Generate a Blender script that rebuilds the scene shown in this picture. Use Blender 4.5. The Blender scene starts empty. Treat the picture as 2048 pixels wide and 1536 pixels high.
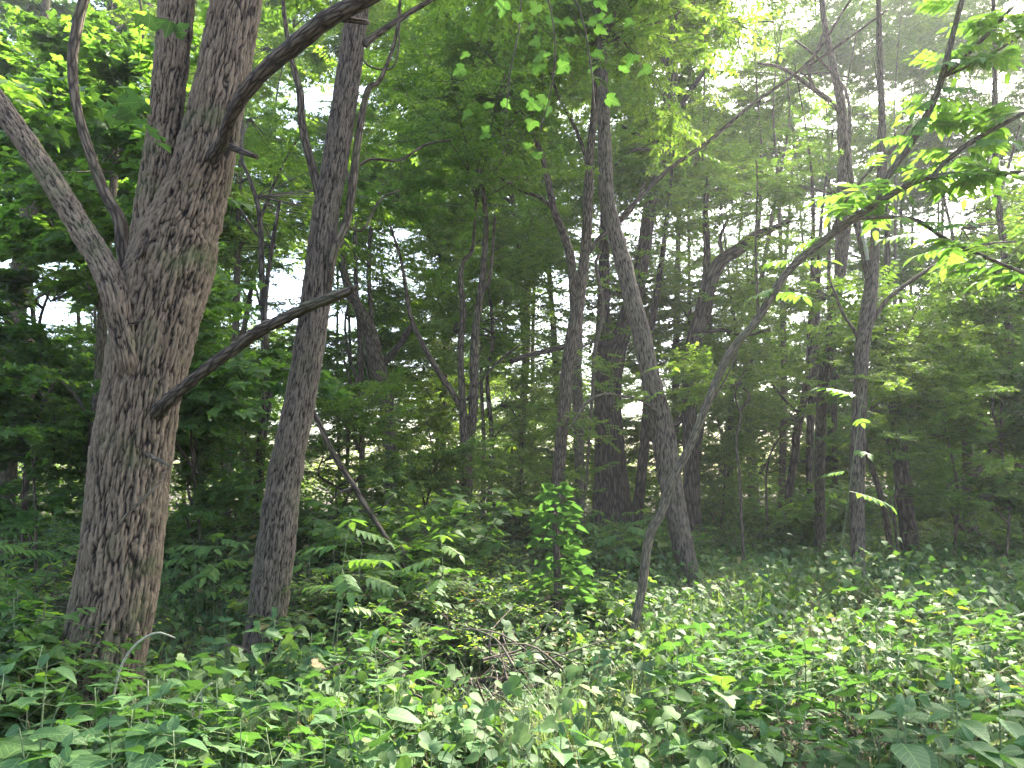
import bpy, math
import numpy as np
R = math.radians
sc = bpy.context.scene
col = sc.collection
rng = np.random.default_rng(7)

# ------------------------------------------------------------------ camera, sky, sun, exposure
EYE = 1.6; PITCH = R(7.5); F = 1462.0
cam = bpy.data.cameras.new('camera'); cam_o = bpy.data.objects.new('camera', cam); col.objects.link(cam_o)
cam.sensor_width = 36.0; cam.lens = 36.0 * F / 2048.0; cam.clip_start = .05; cam.clip_end = 2000
cam_o.location = (0, 0, EYE); cam_o.rotation_euler = (math.pi / 2 + PITCH, 0, 0)
sc.camera = cam_o
SUN_EL, SUN_AZ = R(47), R(40)            # azimuth to the right of straight ahead
world = bpy.data.worlds.new('World'); sc.world = world; world.use_nodes = True
wt = world.node_tree
bg = wt.nodes['Background']
sky = wt.nodes.new('ShaderNodeTexSky'); sky.sky_type = 'NISHITA'; sky.sun_disc = False
sky.sun_elevation = SUN_EL; sky.sun_rotation = SUN_AZ; sky.dust_density = 4.0; sky.air_density = 1.0; sky.ozone_density = 1.0
wt.links.new(sky.outputs[0], bg.inputs[0]); bg.inputs[1].default_value = 0.15
sl = bpy.data.lights.new('sun', 'SUN'); sl.energy = 5.0; sl.angle = R(.6); sl.color = (1, .93, .8)
sun_o = bpy.data.objects.new('sun', sl); col.objects.link(sun_o)
sun_o.rotation_euler = (math.pi / 2 - SUN_EL, 0, math.pi - SUN_AZ)
sc.view_settings.view_transform = 'Standard'; sc.view_settings.look = 'None'
sc.view_settings.exposure = 2.9; sc.view_settings.gamma = 1; sc.view_settings.use_curve_mapping = False
cy = sc.cycles
cy.max_bounces = 9; cy.diffuse_bounces = 7; cy.glossy_bounces = 2; cy.transmission_bounces = 4
cy.volume_bounces = 0; cy.transparent_max_bounces = 4; cy.caustics_reflective = False; cy.caustics_refractive = False
cy.sample_clamp_indirect = 6
HAZE = 0.0011

def at(px, py, Y):
    """world point that a sight line through (px, py) of the 2048x1536 picture meets at depth Y"""
    dx = (px - 1024) / F; dy = (768 - py) / F
    fy = math.cos(PITCH) - dy * math.sin(PITCH); fz = math.sin(PITCH) + dy * math.cos(PITCH)
    k = Y / fy
    return np.array([dx * k, Y, EYE + fz * k])
def gp(px, Y): return (px - 1024) / F * Y
def px_of(p):
    y, z = p[1], p[2] - EYE
    f = y * math.cos(PITCH) + z * math.sin(PITCH)
    return 1024 + F * p[0] / f

# ------------------------------------------------------------------ noise
def _hash(ix, iy, iz, k):
    h = (ix.astype(np.int64) * 374761393 + iy.astype(np.int64) * 668265263 + iz.astype(np.int64) * 2147483647 + k * 1274126177) & 0xffffffff
    h = ((h ^ (h >> 13)) * 1274126177) & 0xffffffff
    h = ((h ^ (h >> 16)) * 2246822519) & 0xffffffff
    h = h ^ (h >> 15)
    return (h & 0xffffff) / float(0x1000000)
def vnoise(p, k=0):
    i = np.floor(p); f = p - i; f = f * f * (3 - 2 * f); i = i.astype(np.int64)
    out = 0
    for dx in (0, 1):
        for dy in (0, 1):
            for dz in (0, 1):
                w = (f[:, 0] if dx else 1 - f[:, 0]) * (f[:, 1] if dy else 1 - f[:, 1]) * (f[:, 2] if dz else 1 - f[:, 2])
                out = out + w * _hash(i[:, 0] + dx, i[:, 1] + dy, i[:, 2] + dz, k)
    return out * 2 - 1
def fbm(p, k=0, n=3):
    a, s = 0, .5
    for j in range(n):
        a = a + s * vnoise(p * 2 ** j, k + j); s *= .5
    return a
def worley(p, k=0):
    i = np.floor(p).astype(np.int64)
    f1 = np.full(len(p), 9.); f2 = np.full(len(p), 9.); idv = np.zeros(len(p))
    for dx in (-1, 0, 1):
        for dy in (-1, 0, 1):
            for dz in (-1, 0, 1):
                c = i + np.array([dx, dy, dz])
                q = np.stack([_hash(c[:, 0], c[:, 1], c[:, 2], k + j) for j in range(3)], 1) + c
                d = np.linalg.norm(q - p, axis=1)
                new = d < f1
                f2 = np.where(new, f1, np.minimum(f2, d)); f1 = np.where(new, d, f1)
                idv = np.where(new, _hash(c[:, 0], c[:, 1], c[:, 2], k + 7), idv)
    return f1, f2, idv

def ground_z(x, y):
    x = np.asarray(x, float); y = np.asarray(y, float)
    p = np.stack([x.ravel() * .35, y.ravel() * .35, np.zeros(x.size)], 1)
    z = .16 * fbm(p, 3, 3)
    r = np.clip((y.ravel() - 9) / 30, 0, 1) * np.clip((x.ravel() + 2) / 14, 0, 1.4)
    return (z + .8 * r).reshape(x.shape)

# ------------------------------------------------------------------ mesh assembly
def mk_mesh(name, V, faces, mats, attrs=None, fmat=None, smooth=True):
    me = bpy.data.meshes.new(name)
    V = np.asarray(V, np.float32)
    faces = [np.asarray(f, np.int32) for f in faces if len(f)]
    nl = sum(f.size for f in faces); nf = sum(len(f) for f in faces)
    me.vertices.add(len(V)); me.vertices.foreach_set('co', V.ravel())
    me.loops.add(nl); me.polygons.add(nf)
    me.loops.foreach_set('vertex_index', np.concatenate([f.ravel() for f in faces]))
    tot = np.concatenate([np.full(len(f), f.shape[1], np.int32) for f in faces])
    st = np.concatenate([[0], np.cumsum(tot)[:-1]]).astype(np.int32)
    me.polygons.foreach_set('loop_start', st)
    me.polygons.foreach_set('use_smooth', np.full(nf, smooth))
    for m in (mats if isinstance(mats, (list, tuple)) else [mats]): me.materials.append(m)
    if fmat is not None: me.polygons.foreach_set('material_index', np.asarray(fmat, np.int32))
    for k, a in (attrs or {}).items():
        a = np.asarray(a, np.float32)
        if a.ndim == 1:
            t = me.attributes.new(k, 'FLOAT', 'POINT'); t.data.foreach_set('value', a)
        else:
            t = me.attributes.new(k, 'FLOAT_VECTOR', 'POINT'); t.data.foreach_set('vector', a.ravel())
    me.update(calc_edges=True)
    return me

class MB:
    """collects pieces; every piece carries per-vertex rnd, luv, bark"""
    def __init__(s): s.V, s.Q, s.T, s.r, s.l, s.b, s.qm, s.tm, s.n = [], [], [], [], [], [], [], [], 0
    def add(s, V, Q=None, T=None, rnd=.5, luv=None, bark=None, m=0):
        n = len(V); s.V.append(V)
        if Q is not None and len(Q): s.Q.append(np.asarray(Q) + s.n); s.qm.append(np.full(len(Q), m))
        if T is not None and len(T): s.T.append(np.asarray(T) + s.n); s.tm.append(np.full(len(T), m))
        s.r.append(np.broadcast_to(np.asarray(rnd, float), (n,)))
        s.l.append(luv if luv is not None else np.zeros((n, 3)))
        s.b.append(bark if bark is not None else V)
        s.n += n; return s
    def mesh(s, name, mats):
        Q = np.concatenate(s.Q) if s.Q else np.zeros((0, 4), int); T = np.concatenate(s.T) if s.T else np.zeros((0, 3), int)
        fm = np.concatenate(s.qm + s.tm)
        return mk_mesh(name, np.concatenate(s.V), [Q, T], mats, dict(rnd=np.concatenate(s.r), luv=np.concatenate(s.l), bark=np.concatenate(s.b)), fm)

def link(name, me, parent=None, loc=None, kind=None):
    o = bpy.data.objects.new(name, me); col.objects.link(o)
    if parent is not None: o.parent = parent
    if loc is not None: o.location = loc
    if kind: o['kind'] = kind
    return o
def thing(name, label, cat, loc=(0, 0, 0), group=None, rz=0.):
    o = bpy.data.objects.new(name, None); col.objects.link(o); o.location = loc; o.rotation_euler = (0, 0, rz)
    o.empty_display_size = .1
    o['label'] = label; o['category'] = cat
    if group: o['group'] = group
    return o
def tag(o, label, cat, group=None):
    o['label'] = label; o['category'] = cat
    if group: o['group'] = group
    return o

# ------------------------------------------------------------------ shapes
def spline(pts, n):
    """Catmull-Rom through rows of pts (any columns), n samples, even in length"""
    P = np.asarray(pts, float)
    if len(P) == 2: P = np.stack([P[0], (P[0] + P[1]) / 2, P[1]])
    E = np.vstack([2 * P[0] - P[1], P, 2 * P[-1] - P[-2]])
    out = []
    for i in range(1, len(E) - 2):
        t = np.linspace(0, 1, 24, endpoint=False)[:, None]
        a, b, c, d = E[i - 1], E[i], E[i + 1], E[i + 2]
        out.append(.5 * (2 * b + (c - a) * t + (2 * a - 5 * b + 4 * c - d) * t ** 2 + (3 * b - a - 3 * c + d) * t ** 3))
    out = np.vstack(out + [P[-1:]])
    s = np.concatenate([[0], np.cumsum(np.linalg.norm(np.diff(out[:, :3], axis=0), axis=1))])
    u = np.linspace(0, s[-1], n)
    return np.stack([np.interp(u, s, out[:, k]) for k in range(out.shape[1])], 1), u
def frames(C):
    T = np.gradient(C, axis=0); T /= np.linalg.norm(T, axis=1)[:, None] + 1e-12
    ref = np.array([0, 1., 0]) if abs(T[0, 1]) < .9 else np.array([1., 0, 0])
    X = np.zeros_like(T); x = ref
    for i in range(len(T)):
        x = x - T[i] * (x @ T[i]); x /= np.linalg.norm(x) + 1e-12; X[i] = x
    return T, X, np.cross(T, X)
def tube(pts, n, sides, rough=0., seed=0, cap=True, ridge=None):
    """pts rows x,y,z,r. returns V, Q, T, bark coords, ridge value"""
    S, u = spline(pts, n)
    C, rad = S[:, :3], np.maximum(S[:, 3], .0012)
    T, X, Y = frames(C)
    th = np.linspace(0, 2 * math.pi, sides, endpoint=False)
    D = np.cos(th)[None, :, None] * X[:, None] + np.sin(th)[None, :, None] * Y[:, None]
    bark = np.stack([np.cos(th)[None] * rad[:, None], np.sin(th)[None] * rad[:, None], np.broadcast_to(u[:, None], (n, sides))], 2).reshape(-1, 3) + seed * 3.7
    rr = np.broadcast_to(rad[:, None], (n, sides)).copy()
    if rough: rr *= 1 + rough * fbm(bark * np.array([1, 1, .55]) / (np.repeat(rad, sides)[:, None] * 1.5 + .02), seed, 3).reshape(n, sides)
    rv = np.full(n * sides, .5)
    if ridge:
        cell, amp, st = ridge
        wp = bark + np.stack([.7 * cell * fbm(bark * np.array([1, 1, .5]) / (cell * 2.2), 11 + j + seed, 3) for j in range(3)], 1) * np.array([1, 1, 2.])
        q = wp * np.array([1, 1, st]) / cell
        sm = lambda a, w: (lambda t: t * t * (3 - 2 * t))(np.clip(np.abs(a) / w, 0, 1))
        n1 = vnoise(q * .62, seed) + .35 * vnoise(q * 1.3, seed + 3)
        n2 = vnoise(q * 1.25 + 9.3, seed + 13) + .3 * vnoise(q * 2.7, seed + 17)
        f1, f2, idv = worley(wp * np.array([1, 1, st * 2.2]) / (cell * .75), seed + 31)
        crack = np.clip((f2 - f1) / .35, 0, 1)
        fib = vnoise(wp * np.array([1, 1, .22]) / (cell * .16), seed + 41)
        g1, g2, gid = worley(q * np.array([.95, .95, .62]), seed + 61)
        r1 = np.clip((g2 - g1) / .30, 0, 1); r1 = r1 * (2 - r1) * (.8 + .2 * gid); r2 = .45 + .55 * sm(n2, .26)
        hgt = np.minimum(r1, .25 + .75 * r2) * (.72 + .28 * crack) * (.86 + .14 * idv) + .10 * fib
        big = .5 + .5 * fbm(bark / .25, seed + 5, 2)
        rr = rr + (amp * (hgt - .6) * (.75 + .5 * big)).reshape(n, sides)
        rv = np.clip(hgt, 0, 1)
    V = (C[:, None] + D * rr[:, :, None]).reshape(-1, 3)
    i = np.arange(n - 1)[:, None] * sides; j = np.arange(sides)[None]; k = (j + 1) % sides
    Q = np.stack([i + j, i + k, i + sides + k, i + sides + j], 2).reshape(-1, 4)
    Tt = np.zeros((0, 3), int)
    if cap:
        V = np.vstack([V, C[-1:] + T[-1:] * rad[-1] * .3]); bark = np.vstack([bark, bark[-1:]]); rv = np.append(rv, .3)
        b = (n - 1) * sides; a = np.arange(sides)
        Tt = np.stack([b + a, b + (a + 1) % sides, np.full(sides, n * sides)], 1)
    return V, Q, Tt, bark, rv
def sticks(A, B, r0, r1, sides=3):
    """many straight tapered sticks at once"""
    A = np.asarray(A); B = np.asarray(B); n = len(A)
    T = B - A; T = T / (np.linalg.norm(T, axis=1)[:, None] + 1e-9)
    ref = np.where(np.abs(T[:, 2:3]) > .8, np.array([[1., 0, 0]]), np.array([[0, 0, 1.]]))
    X = np.cross(T, ref); X /= np.linalg.norm(X, axis=1)[:, None] + 1e-9; Y = np.cross(T, X)
    th = np.arange(sides) * 2 * math.pi / sides
    D = np.cos(th)[None, :, None] * X[:, None] + np.sin(th)[None, :, None] * Y[:, None]
    r0 = np.broadcast_to(r0, (n,))[:, None, None]; r1 = np.broadcast_to(r1, (n,))[:, None, None]
    V = np.concatenate([A[:, None] + D * r0, B[:, None] + D * r1], 1).reshape(-1, 3)
    j = np.arange(sides); k = (j + 1) % sides
    q = np.stack([j, k, k + sides, j + sides], 1)
    return V, (q[None] + (np.arange(n) * 2 * sides)[:, None, None]).reshape(-1, 4)

def leaf_template(half, cols=1, fold=.15, droop=.25, wave=0., cup=0.):
    """half: rows (x half-width, y along) from base to tip (first and last x = 0); returns V, Q, T, luv. unit length 1"""
    h = np.asarray(half, float); n = len(h)
    y0, y1 = 0., h[-1, 1]
    ym = y0 + (y1 - y0) * np.linspace(0, 1, n)
    V, luv = [], []
    for c in range(-cols, cols + 1):
        t = abs(c) / cols; sg = -1 if c < 0 else 1
        x = sg * h[:, 0] * t; y = ym * (1 - t) + h[:, 1] * t
        z = fold * np.abs(x) - droop * np.clip(y, 0, 2) ** 2 - cup * x * x * 2 + wave * np.sin(y * 19 + c) * t
        V.append(np.stack([x, y, z], 1)); luv.append(np.stack([x, y, np.full(n, t)], 1))
    V = np.concatenate(V); luv = np.concatenate(luv)
    Q = []
    for c in range(2 * cols):
        for i in range(n - 1):
            a, b = c * n + i, (c + 1) * n + i
            Q.append((a, b, b + 1, a + 1))
    return V, np.array(Q), np.zeros((0, 3), int), luv
OVATE = [(0, 0), (.20, .04), (.31, .16), (.35, .32), (.30, .52), (.19, .74), (.07, .92), (0, 1.0)]
LANCE = [(0, 0), (.12, .12), (.17, .35), (.14, .65), (.05, .9), (0, 1)]
HEART = [(0, 0), (.2, -.10), (.38, -.03), (.44, .14), (.40, .36), (.26, .62), (.10, .86), (0, 1.0)]
LOBED = [(0, 0), (.15, -.12), (.32, -.10), (.40, .02), (.50, .05), (.45, .14), (.55, .24), (.50, .30), (.60, .45), (.44, .43), (.36, .42), (.29, .50), (.31, .62), (.22, .70), (.19, .82), (.09, .92), (0, 1.06)]
LOBEDS = [(0, 0), (.30, -.08), (.50, .10), (.60, .44), (.31, .46), (.25, .70), (0, 1.06)]
def rot_frames(d, up):
    d = d / (np.linalg.norm(d, axis=1)[:, None] + 1e-9)
    x = np.cross(d, up); x /= np.linalg.norm(x, axis=1)[:, None] + 1e-9
    return np.stack([x, d, np.cross(x, d)], 2)
def scatter(mb, tpl, P, M, S, rnd, m=0):
    V, Q, T, luv = tpl; n = len(P); k = len(V)
    W = P[:, None] + np.einsum('nij,kj->nki', M, V) * np.asarray(S)[:, None, None]
    off = (np.arange(n) * k)[:, None, None]
    mb.add(W.reshape(-1, 3), (Q[None] + off).reshape(-1, 4), (T[None] + off).reshape(-1, 3) if len(T) else None,
           np.repeat(rnd, k), np.tile(luv, (n, 1)), None, m)
def unit(n, r=rng):
    v = r.normal(size=(n, 3)); return v / np.linalg.norm(v, axis=1)[:, None]
def diamond(w=.42, fold=.18, droop=.12):
    V = np.array([[0, 0, 0], [-w / 2, .42, fold * w], [w / 2, .42, fold * w], [0, 1, -droop]], float)
    V = np.vstack([V, [[0, .5, -droop * .25]]])
    T = np.array([[0, 2, 4], [0, 4, 1], [2, 3, 4], [4, 3, 1]])
    return V, np.zeros((0, 4), int), T, V * np.array([1, 1, 0])

# ------------------------------------------------------------------ materials
def node(nt, t, **kw):
    n = nt.nodes.new(t)
    for k, v in kw.items(): setattr(n, k, v)
    return n
def ramp(nt, stops):
    r = node(nt, 'ShaderNodeValToRGB'); e = r.color_ramp.elements
    while len(e) > len(stops): e.remove(e[-1])
    while len(e) < len(stops): e.new(1.)
    for el, (p, c) in zip(e, stops): el.position = p; el.color = (*c, 1)
    return r
def leaf_mat(name, stops, trans, tfac=.42, rough=.45, veins=0., spec=.4, ow=.35):
    m = bpy.data.materials.new(name); m.use_nodes = True; nt = m.node_tree; L = nt.links.new
    p = nt.nodes['Principled BSDF']; out = nt.nodes['Material Output']
    a = node(nt, 'ShaderNodeAttribute', attribute_name='rnd'); oi = node(nt, 'ShaderNodeObjectInfo')
    s = node(nt, 'ShaderNodeMath', operation='MULTIPLY_ADD'); L(oi.outputs['Random'], s.inputs[0]); s.inputs[1].default_value = ow
    s0 = node(nt, 'ShaderNodeMath', operation='MULTIPLY'); L(a.outputs['Fac'], s0.inputs[0]); s0.inputs[1].default_value = 1 - ow
    L(s0.outputs[0], s.inputs[2])
    r = ramp(nt, stops); L(s.outputs[0], r.inputs[0]); c = r.outputs[0]
    no = node(nt, 'ShaderNodeTexNoise'); no.inputs['Scale'].default_value = 38; no.inputs['Detail'].default_value = 2
    tc = node(nt, 'ShaderNodeTexCoord'); L(tc.outputs['Object'], no.inputs['Vector'])
    mr = node(nt, 'ShaderNodeMapRange'); L(no.outputs[0], mr.inputs[0]); mr.inputs[1].default_value = .3; mr.inputs[2].default_value = .7; mr.inputs[3].default_value = .75; mr.inputs[4].default_value = 1.25
    hs = node(nt, 'ShaderNodeHueSaturation'); L(c, hs.inputs['Color']); L(mr.outputs[0], hs.inputs['Value']); c = hs.outputs[0]
    if veins:
        lu = node(nt, 'ShaderNodeAttribute', attribute_name='luv'); sx = node(nt, 'ShaderNodeSeparateXYZ'); L(lu.outputs['Vector'], sx.inputs[0])
        ab = node(nt, 'ShaderNodeMath', operation='ABSOLUTE'); L(sx.outputs[0], ab.inputs[0])
        mid = node(nt, 'ShaderNodeMath', operation='LESS_THAN'); L(ab.outputs[0], mid.inputs[0]); mid.inputs[1].default_value = .014
        q = node(nt, 'ShaderNodeMath', operation='MULTIPLY_ADD'); L(ab.outputs[0], q.inputs[0]); q.inputs[1].default_value = -.75; L(sx.outputs[1], q.inputs[2])
        w = node(nt, 'ShaderNodeMath', operation='PINGPONG'); L(q.outputs[0], w.inputs[0]); w.inputs[1].default_value = .07
        lat = node(nt, 'ShaderNodeMath', operation='LESS_THAN'); L(w.outputs[0], lat.inputs[0]); lat.inputs[1].default_value = .006
        mx = node(nt, 'ShaderNodeMath', operation='MAXIMUM'); L(mid.outputs[0], mx.inputs[0]); L(lat.outputs[0], mx.inputs[1])
        vm = node(nt, 'ShaderNodeMath', operation='MULTIPLY'); L(mx.outputs[0], vm.inputs[0]); vm.inputs[1].default_value = veins
        mixc = node(nt, 'ShaderNodeMix', data_type='RGBA'); L(vm.outputs[0], mixc.inputs[0]); L(c, mixc.inputs[6]); mixc.inputs[7].default_value = (.20, .30, .10, 1); c = mixc.outputs[2]
        bp = node(nt, 'ShaderNodeBump'); bp.inputs['Strength'].default_value = .35; bp.inputs['Distance'].default_value = .004
        L(w.outputs[0], bp.inputs['Height']); L(bp.outputs[0], p.inputs['Normal'])
    L(c, p.inputs['Base Color']); p.inputs['Roughness'].default_value = rough; p.inputs['Specular IOR Level'].default_value = spec
    tr = node(nt, 'ShaderNodeBsdfTranslucent')
    tm = node(nt, 'ShaderNodeMix', data_type='RGBA', blend_type='MULTIPLY'); tm.inputs[0].default_value = 1
    L(c, tm.inputs[6]); tm.inputs[7].default_value = (*trans, 1); L(tm.outputs[2], tr.inputs[0])
    ms = node(nt, 'ShaderNodeMixShader'); ms.inputs[0].default_value = tfac
    L(p.outputs[0], ms.inputs[1]); L(tr.outputs[0], ms.inputs[2]); L(ms.outputs[0], out.inputs[0])
    return m
def bark_mat(name, dark, light, use_ridge=False, scale=1., moss=.0, bump=.02):
    m = bpy.data.materials.new(name); m.use_nodes = True; nt = m.node_tree; L = nt.links.new
    p = nt.nodes['Principled BSDF']; p.inputs['Roughness'].default_value = .9; p.inputs['Specular IOR Level'].default_value = .15
    b = node(nt, 'ShaderNodeAttribute', attribute_name='bark')
    n1 = node(nt, 'ShaderNodeTexNoise'); n1.inputs['Scale'].default_value = 60 * scale; n1.inputs['Detail'].default_value = 4
    mp = node(nt, 'ShaderNodeMapping'); mp.inputs['Scale'].default_value = (1, 1, .25); L(b.outputs['Vector'], mp.inputs[0]); L(mp.outputs[0], n1.inputs['Vector'])
    if use_ridge:
        rg = node(nt, 'ShaderNodeAttribute', attribute_name='ridge'); h = rg.outputs['Fac']
    else:
        wv = node(nt, 'ShaderNodeMix', data_type='VECTOR'); wv.inputs[0].default_value = .012 / scale; L(b.outputs['Vector'], wv.inputs[4])
        n0 = node(nt, 'ShaderNodeTexNoise'); n0.inputs['Scale'].default_value = 9 * scale; L(b.outputs['Vector'], n0.inputs['Vector']); L(n0.outputs['Color'], wv.inputs[5])
        m2 = node(nt, 'ShaderNodeMapping'); m2.inputs['Scale'].default_value = (1, 1, .16); L(wv.outputs[1], m2.inputs[0])
        vo = node(nt, 'ShaderNodeTexVoronoi', feature='DISTANCE_TO_EDGE'); vo.inputs['Scale'].default_value = 34 * scale; L(m2.outputs[0], vo.inputs['Vector'])
        mr = node(nt, 'ShaderNodeMapRange'); L(vo.outputs['Distance'], mr.inputs[0]); mr.inputs[2].default_value = .28
        h = mr.outputs[0]
    ad = node(nt, 'ShaderNodeMath', operation='MULTIPLY_ADD'); L(n1.outputs[0], ad.inputs[0]); ad.inputs[1].default_value = 1.0; 
    sb = node(nt, 'ShaderNodeMath', operation='SUBTRACT'); L(h, sb.inputs[0]); sb.inputs[1].default_value = .62; L(sb.outputs[0], ad.inputs[2])
    mid = tuple((d + l) * .5 for d, l in zip(dark, light))
    r = ramp(nt, [(0, dark), (.42, mid), (1, light)]); L(ad.outputs[0], r.inputs[0]); c = r.outputs[0]
    n2 = node(nt, 'ShaderNodeTexNoise'); n2.inputs['Scale'].default_value = 3.2; n2.inputs['Detail'].default_value = 5; L(b.outputs['Vector'], n2.inputs['Vector'])
    mr2 = node(nt, 'ShaderNodeMapRange'); L(n2.outputs[0], mr2.inputs[0]); mr2.inputs[1].default_value = .54; mr2.inputs[2].default_value = .72; mr2.inputs[4].default_value = moss
    mx = node(nt, 'ShaderNodeMix', data_type='RGBA'); L(mr2.outputs[0], mx.inputs[0]); L(c, mx.inputs[6]); mx.inputs[7].default_value = (.07, .085, .03, 1)
    L(mx.outputs[2], p.inputs['Base Color'])
    bp = node(nt, 'ShaderNodeBump'); bp.inputs['Strength'].default_value = .8; bp.inputs['Distance'].default_value = bump
    L(ad.outputs[0], bp.inputs['Height']); L(bp.outputs[0], p.inputs['Normal'])
    return m
def plain_mat(name, c1, c2, rough=.8, scale=20):
    m = bpy.data.materials.new(name); m.use_nodes = True; nt = m.node_tree; L = nt.links.new
    p = nt.nodes['Principled BSDF']; p.inputs['Roughness'].default_value = rough; p.inputs['Specular IOR Level'].default_value = .2
    n = node(nt, 'ShaderNodeTexNoise'); n.inputs['Scale'].default_value = scale; n.inputs['Detail'].default_value = 5
    tc = node(nt, 'ShaderNodeTexCoord'); L(tc.outputs['Object'], n.inputs['Vector'])
    r = ramp(nt, [(.3, c1), (.7, c2)]); L(n.outputs[0], r.inputs[0]); L(r.outputs[0], p.inputs['Base Color'])
    bp = node(nt, 'ShaderNodeBump'); bp.inputs['Strength'].default_value = .6; bp.inputs['Distance'].default_value = .02; L(n.outputs[0], bp.inputs['Height']); L(bp.outputs[0], p.inputs['Normal'])
    return m

G = lambda *s: list(s)
M_FOL = leaf_mat('crown_leaf', [(0, (.034, .072, .020)), (.4, (.056, .108, .026)), (.75, (.088, .142, .030)), (1, (.125, .165, .034))], (3.2, 3.1, 1.05), .50, .58, spec=.25)
M_MAPLE = leaf_mat('maple_leaf', [(0, (.040, .090, .028)), (.6, (.066, .125, .032)), (1, (.10, .16, .036))], (3.0, 3.1, 1.0), .50, .58, spec=.25)
M_NEAR = leaf_mat('broad_leaf', [(0, (.028, .074, .024)), (.5, (.046, .108, .032)), (.85, (.075, .15, .036)), (1, (.12, .19, .04))], (1.6, 1.75, .8), .34, .60, veins=.55, spec=.28)
M_PIN = leaf_mat('compound_leaf', [(0, (.045, .105, .032)), (.6, (.07, .14, .036)), (1, (.12, .19, .04))], (2.1, 2.2, .85), .48, .58, veins=.3, spec=.25)
M_UND = leaf_mat('undergrowth_leaf', [(0, (.022, .055, .020)), (.45, (.049, .097, .026)), (.75, (.082, .138, .034)), (.88, (.11, .16, .045)), (.95, (.17, .15, .05)), (1, (.15, .09, .045))], (2.1, 2.2, .85), .34, .62, spec=.22, ow=0)
M_YEL = leaf_mat('yellow_leaf', [(0, (.10, .16, .03)), (.7, (.16, .20, .03)), (1, (.22, .20, .035))], (2.0, 2.0, .9), .45, .45)
M_GRASS = leaf_mat('grass_blade', [(0, (.055, .10, .035)), (.6, (.10, .15, .05)), (.85, (.17, .18, .07)), (1, (.26, .20, .10))], (1.9, 2.0, 1.1), .35, .5)
M_LITTER = leaf_mat('dead_leaf', [(0, (.05, .035, .022)), (.5, (.11, .075, .045)), (1, (.22, .16, .09))], (1.2, 1.0, .8), .15, .7)
M_TWIG = plain_mat('twig_wood', (.045, .035, .026), (.10, .08, .06), .85, 30)
M_STEM = plain_mat('green_stem', (.08, .12, .05), (.17, .21, .10), .55, 30)
M_STRAW = plain_mat('dry_straw', (.16, .10, .05), (.30, .21, .11), .8, 40)
M_PALE = plain_mat('dry_cane', (.17, .17, .11), (.30, .29, .20), .6, 40)
M_BARK = bark_mat('fissured_bark', (.010, .007, .005), (.215, .160, .106), True, 1., .55, .006)
M_BARK2 = bark_mat('ash_bark', (.012, .009, .0065), (.175, .138, .100), True, 1., .3, .005)
M_BARKP = bark_mat('young_bark', (.035, .026, .018), (.15, .116, .082), False, 1., .35, .012)
M_BARKD = bark_mat('dark_bark', (.030, .022, .016), (.13, .10, .074), False, .55, .15, .02)
M_BARKG = bark_mat('grey_smooth_bark', (.050, .041, .028), (.16, .13, .09), False, 1.6, .35, .006)
M_DEAD = bark_mat('dead_wood', (.028, .021, .015), (.11, .086, .062), False, 1.2, .45, .01)

# ------------------------------------------------------------------ ground
gx = np.concatenate([-np.geomspace(220, 22, 14), np.linspace(-20, 20, 110), np.geomspace(22, 220, 14)])
gy = np.concatenate([-np.geomspace(220, 8, 10), np.linspace(-6, 34, 120), np.geomspace(36, 260, 16)])
GX, GY = np.meshgrid(gx, gy); GZ = ground_z(GX, GY)
nx_, ny_ = len(gx), len(gy)
i = (np.arange(ny_ - 1)[:, None] * nx_ + np.arange(nx_ - 1)[None]).reshape(-1)
m = plain_mat('forest_soil', (.020, .015, .010), (.055, .040, .026), .95, 5)
link('ground', mk_mesh('ground', np.stack([GX, GY, GZ], 2).reshape(-1, 3), [np.stack([i, i + 1, i + nx_ + 1, i + nx_], 1)], m), kind='structure')

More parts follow.
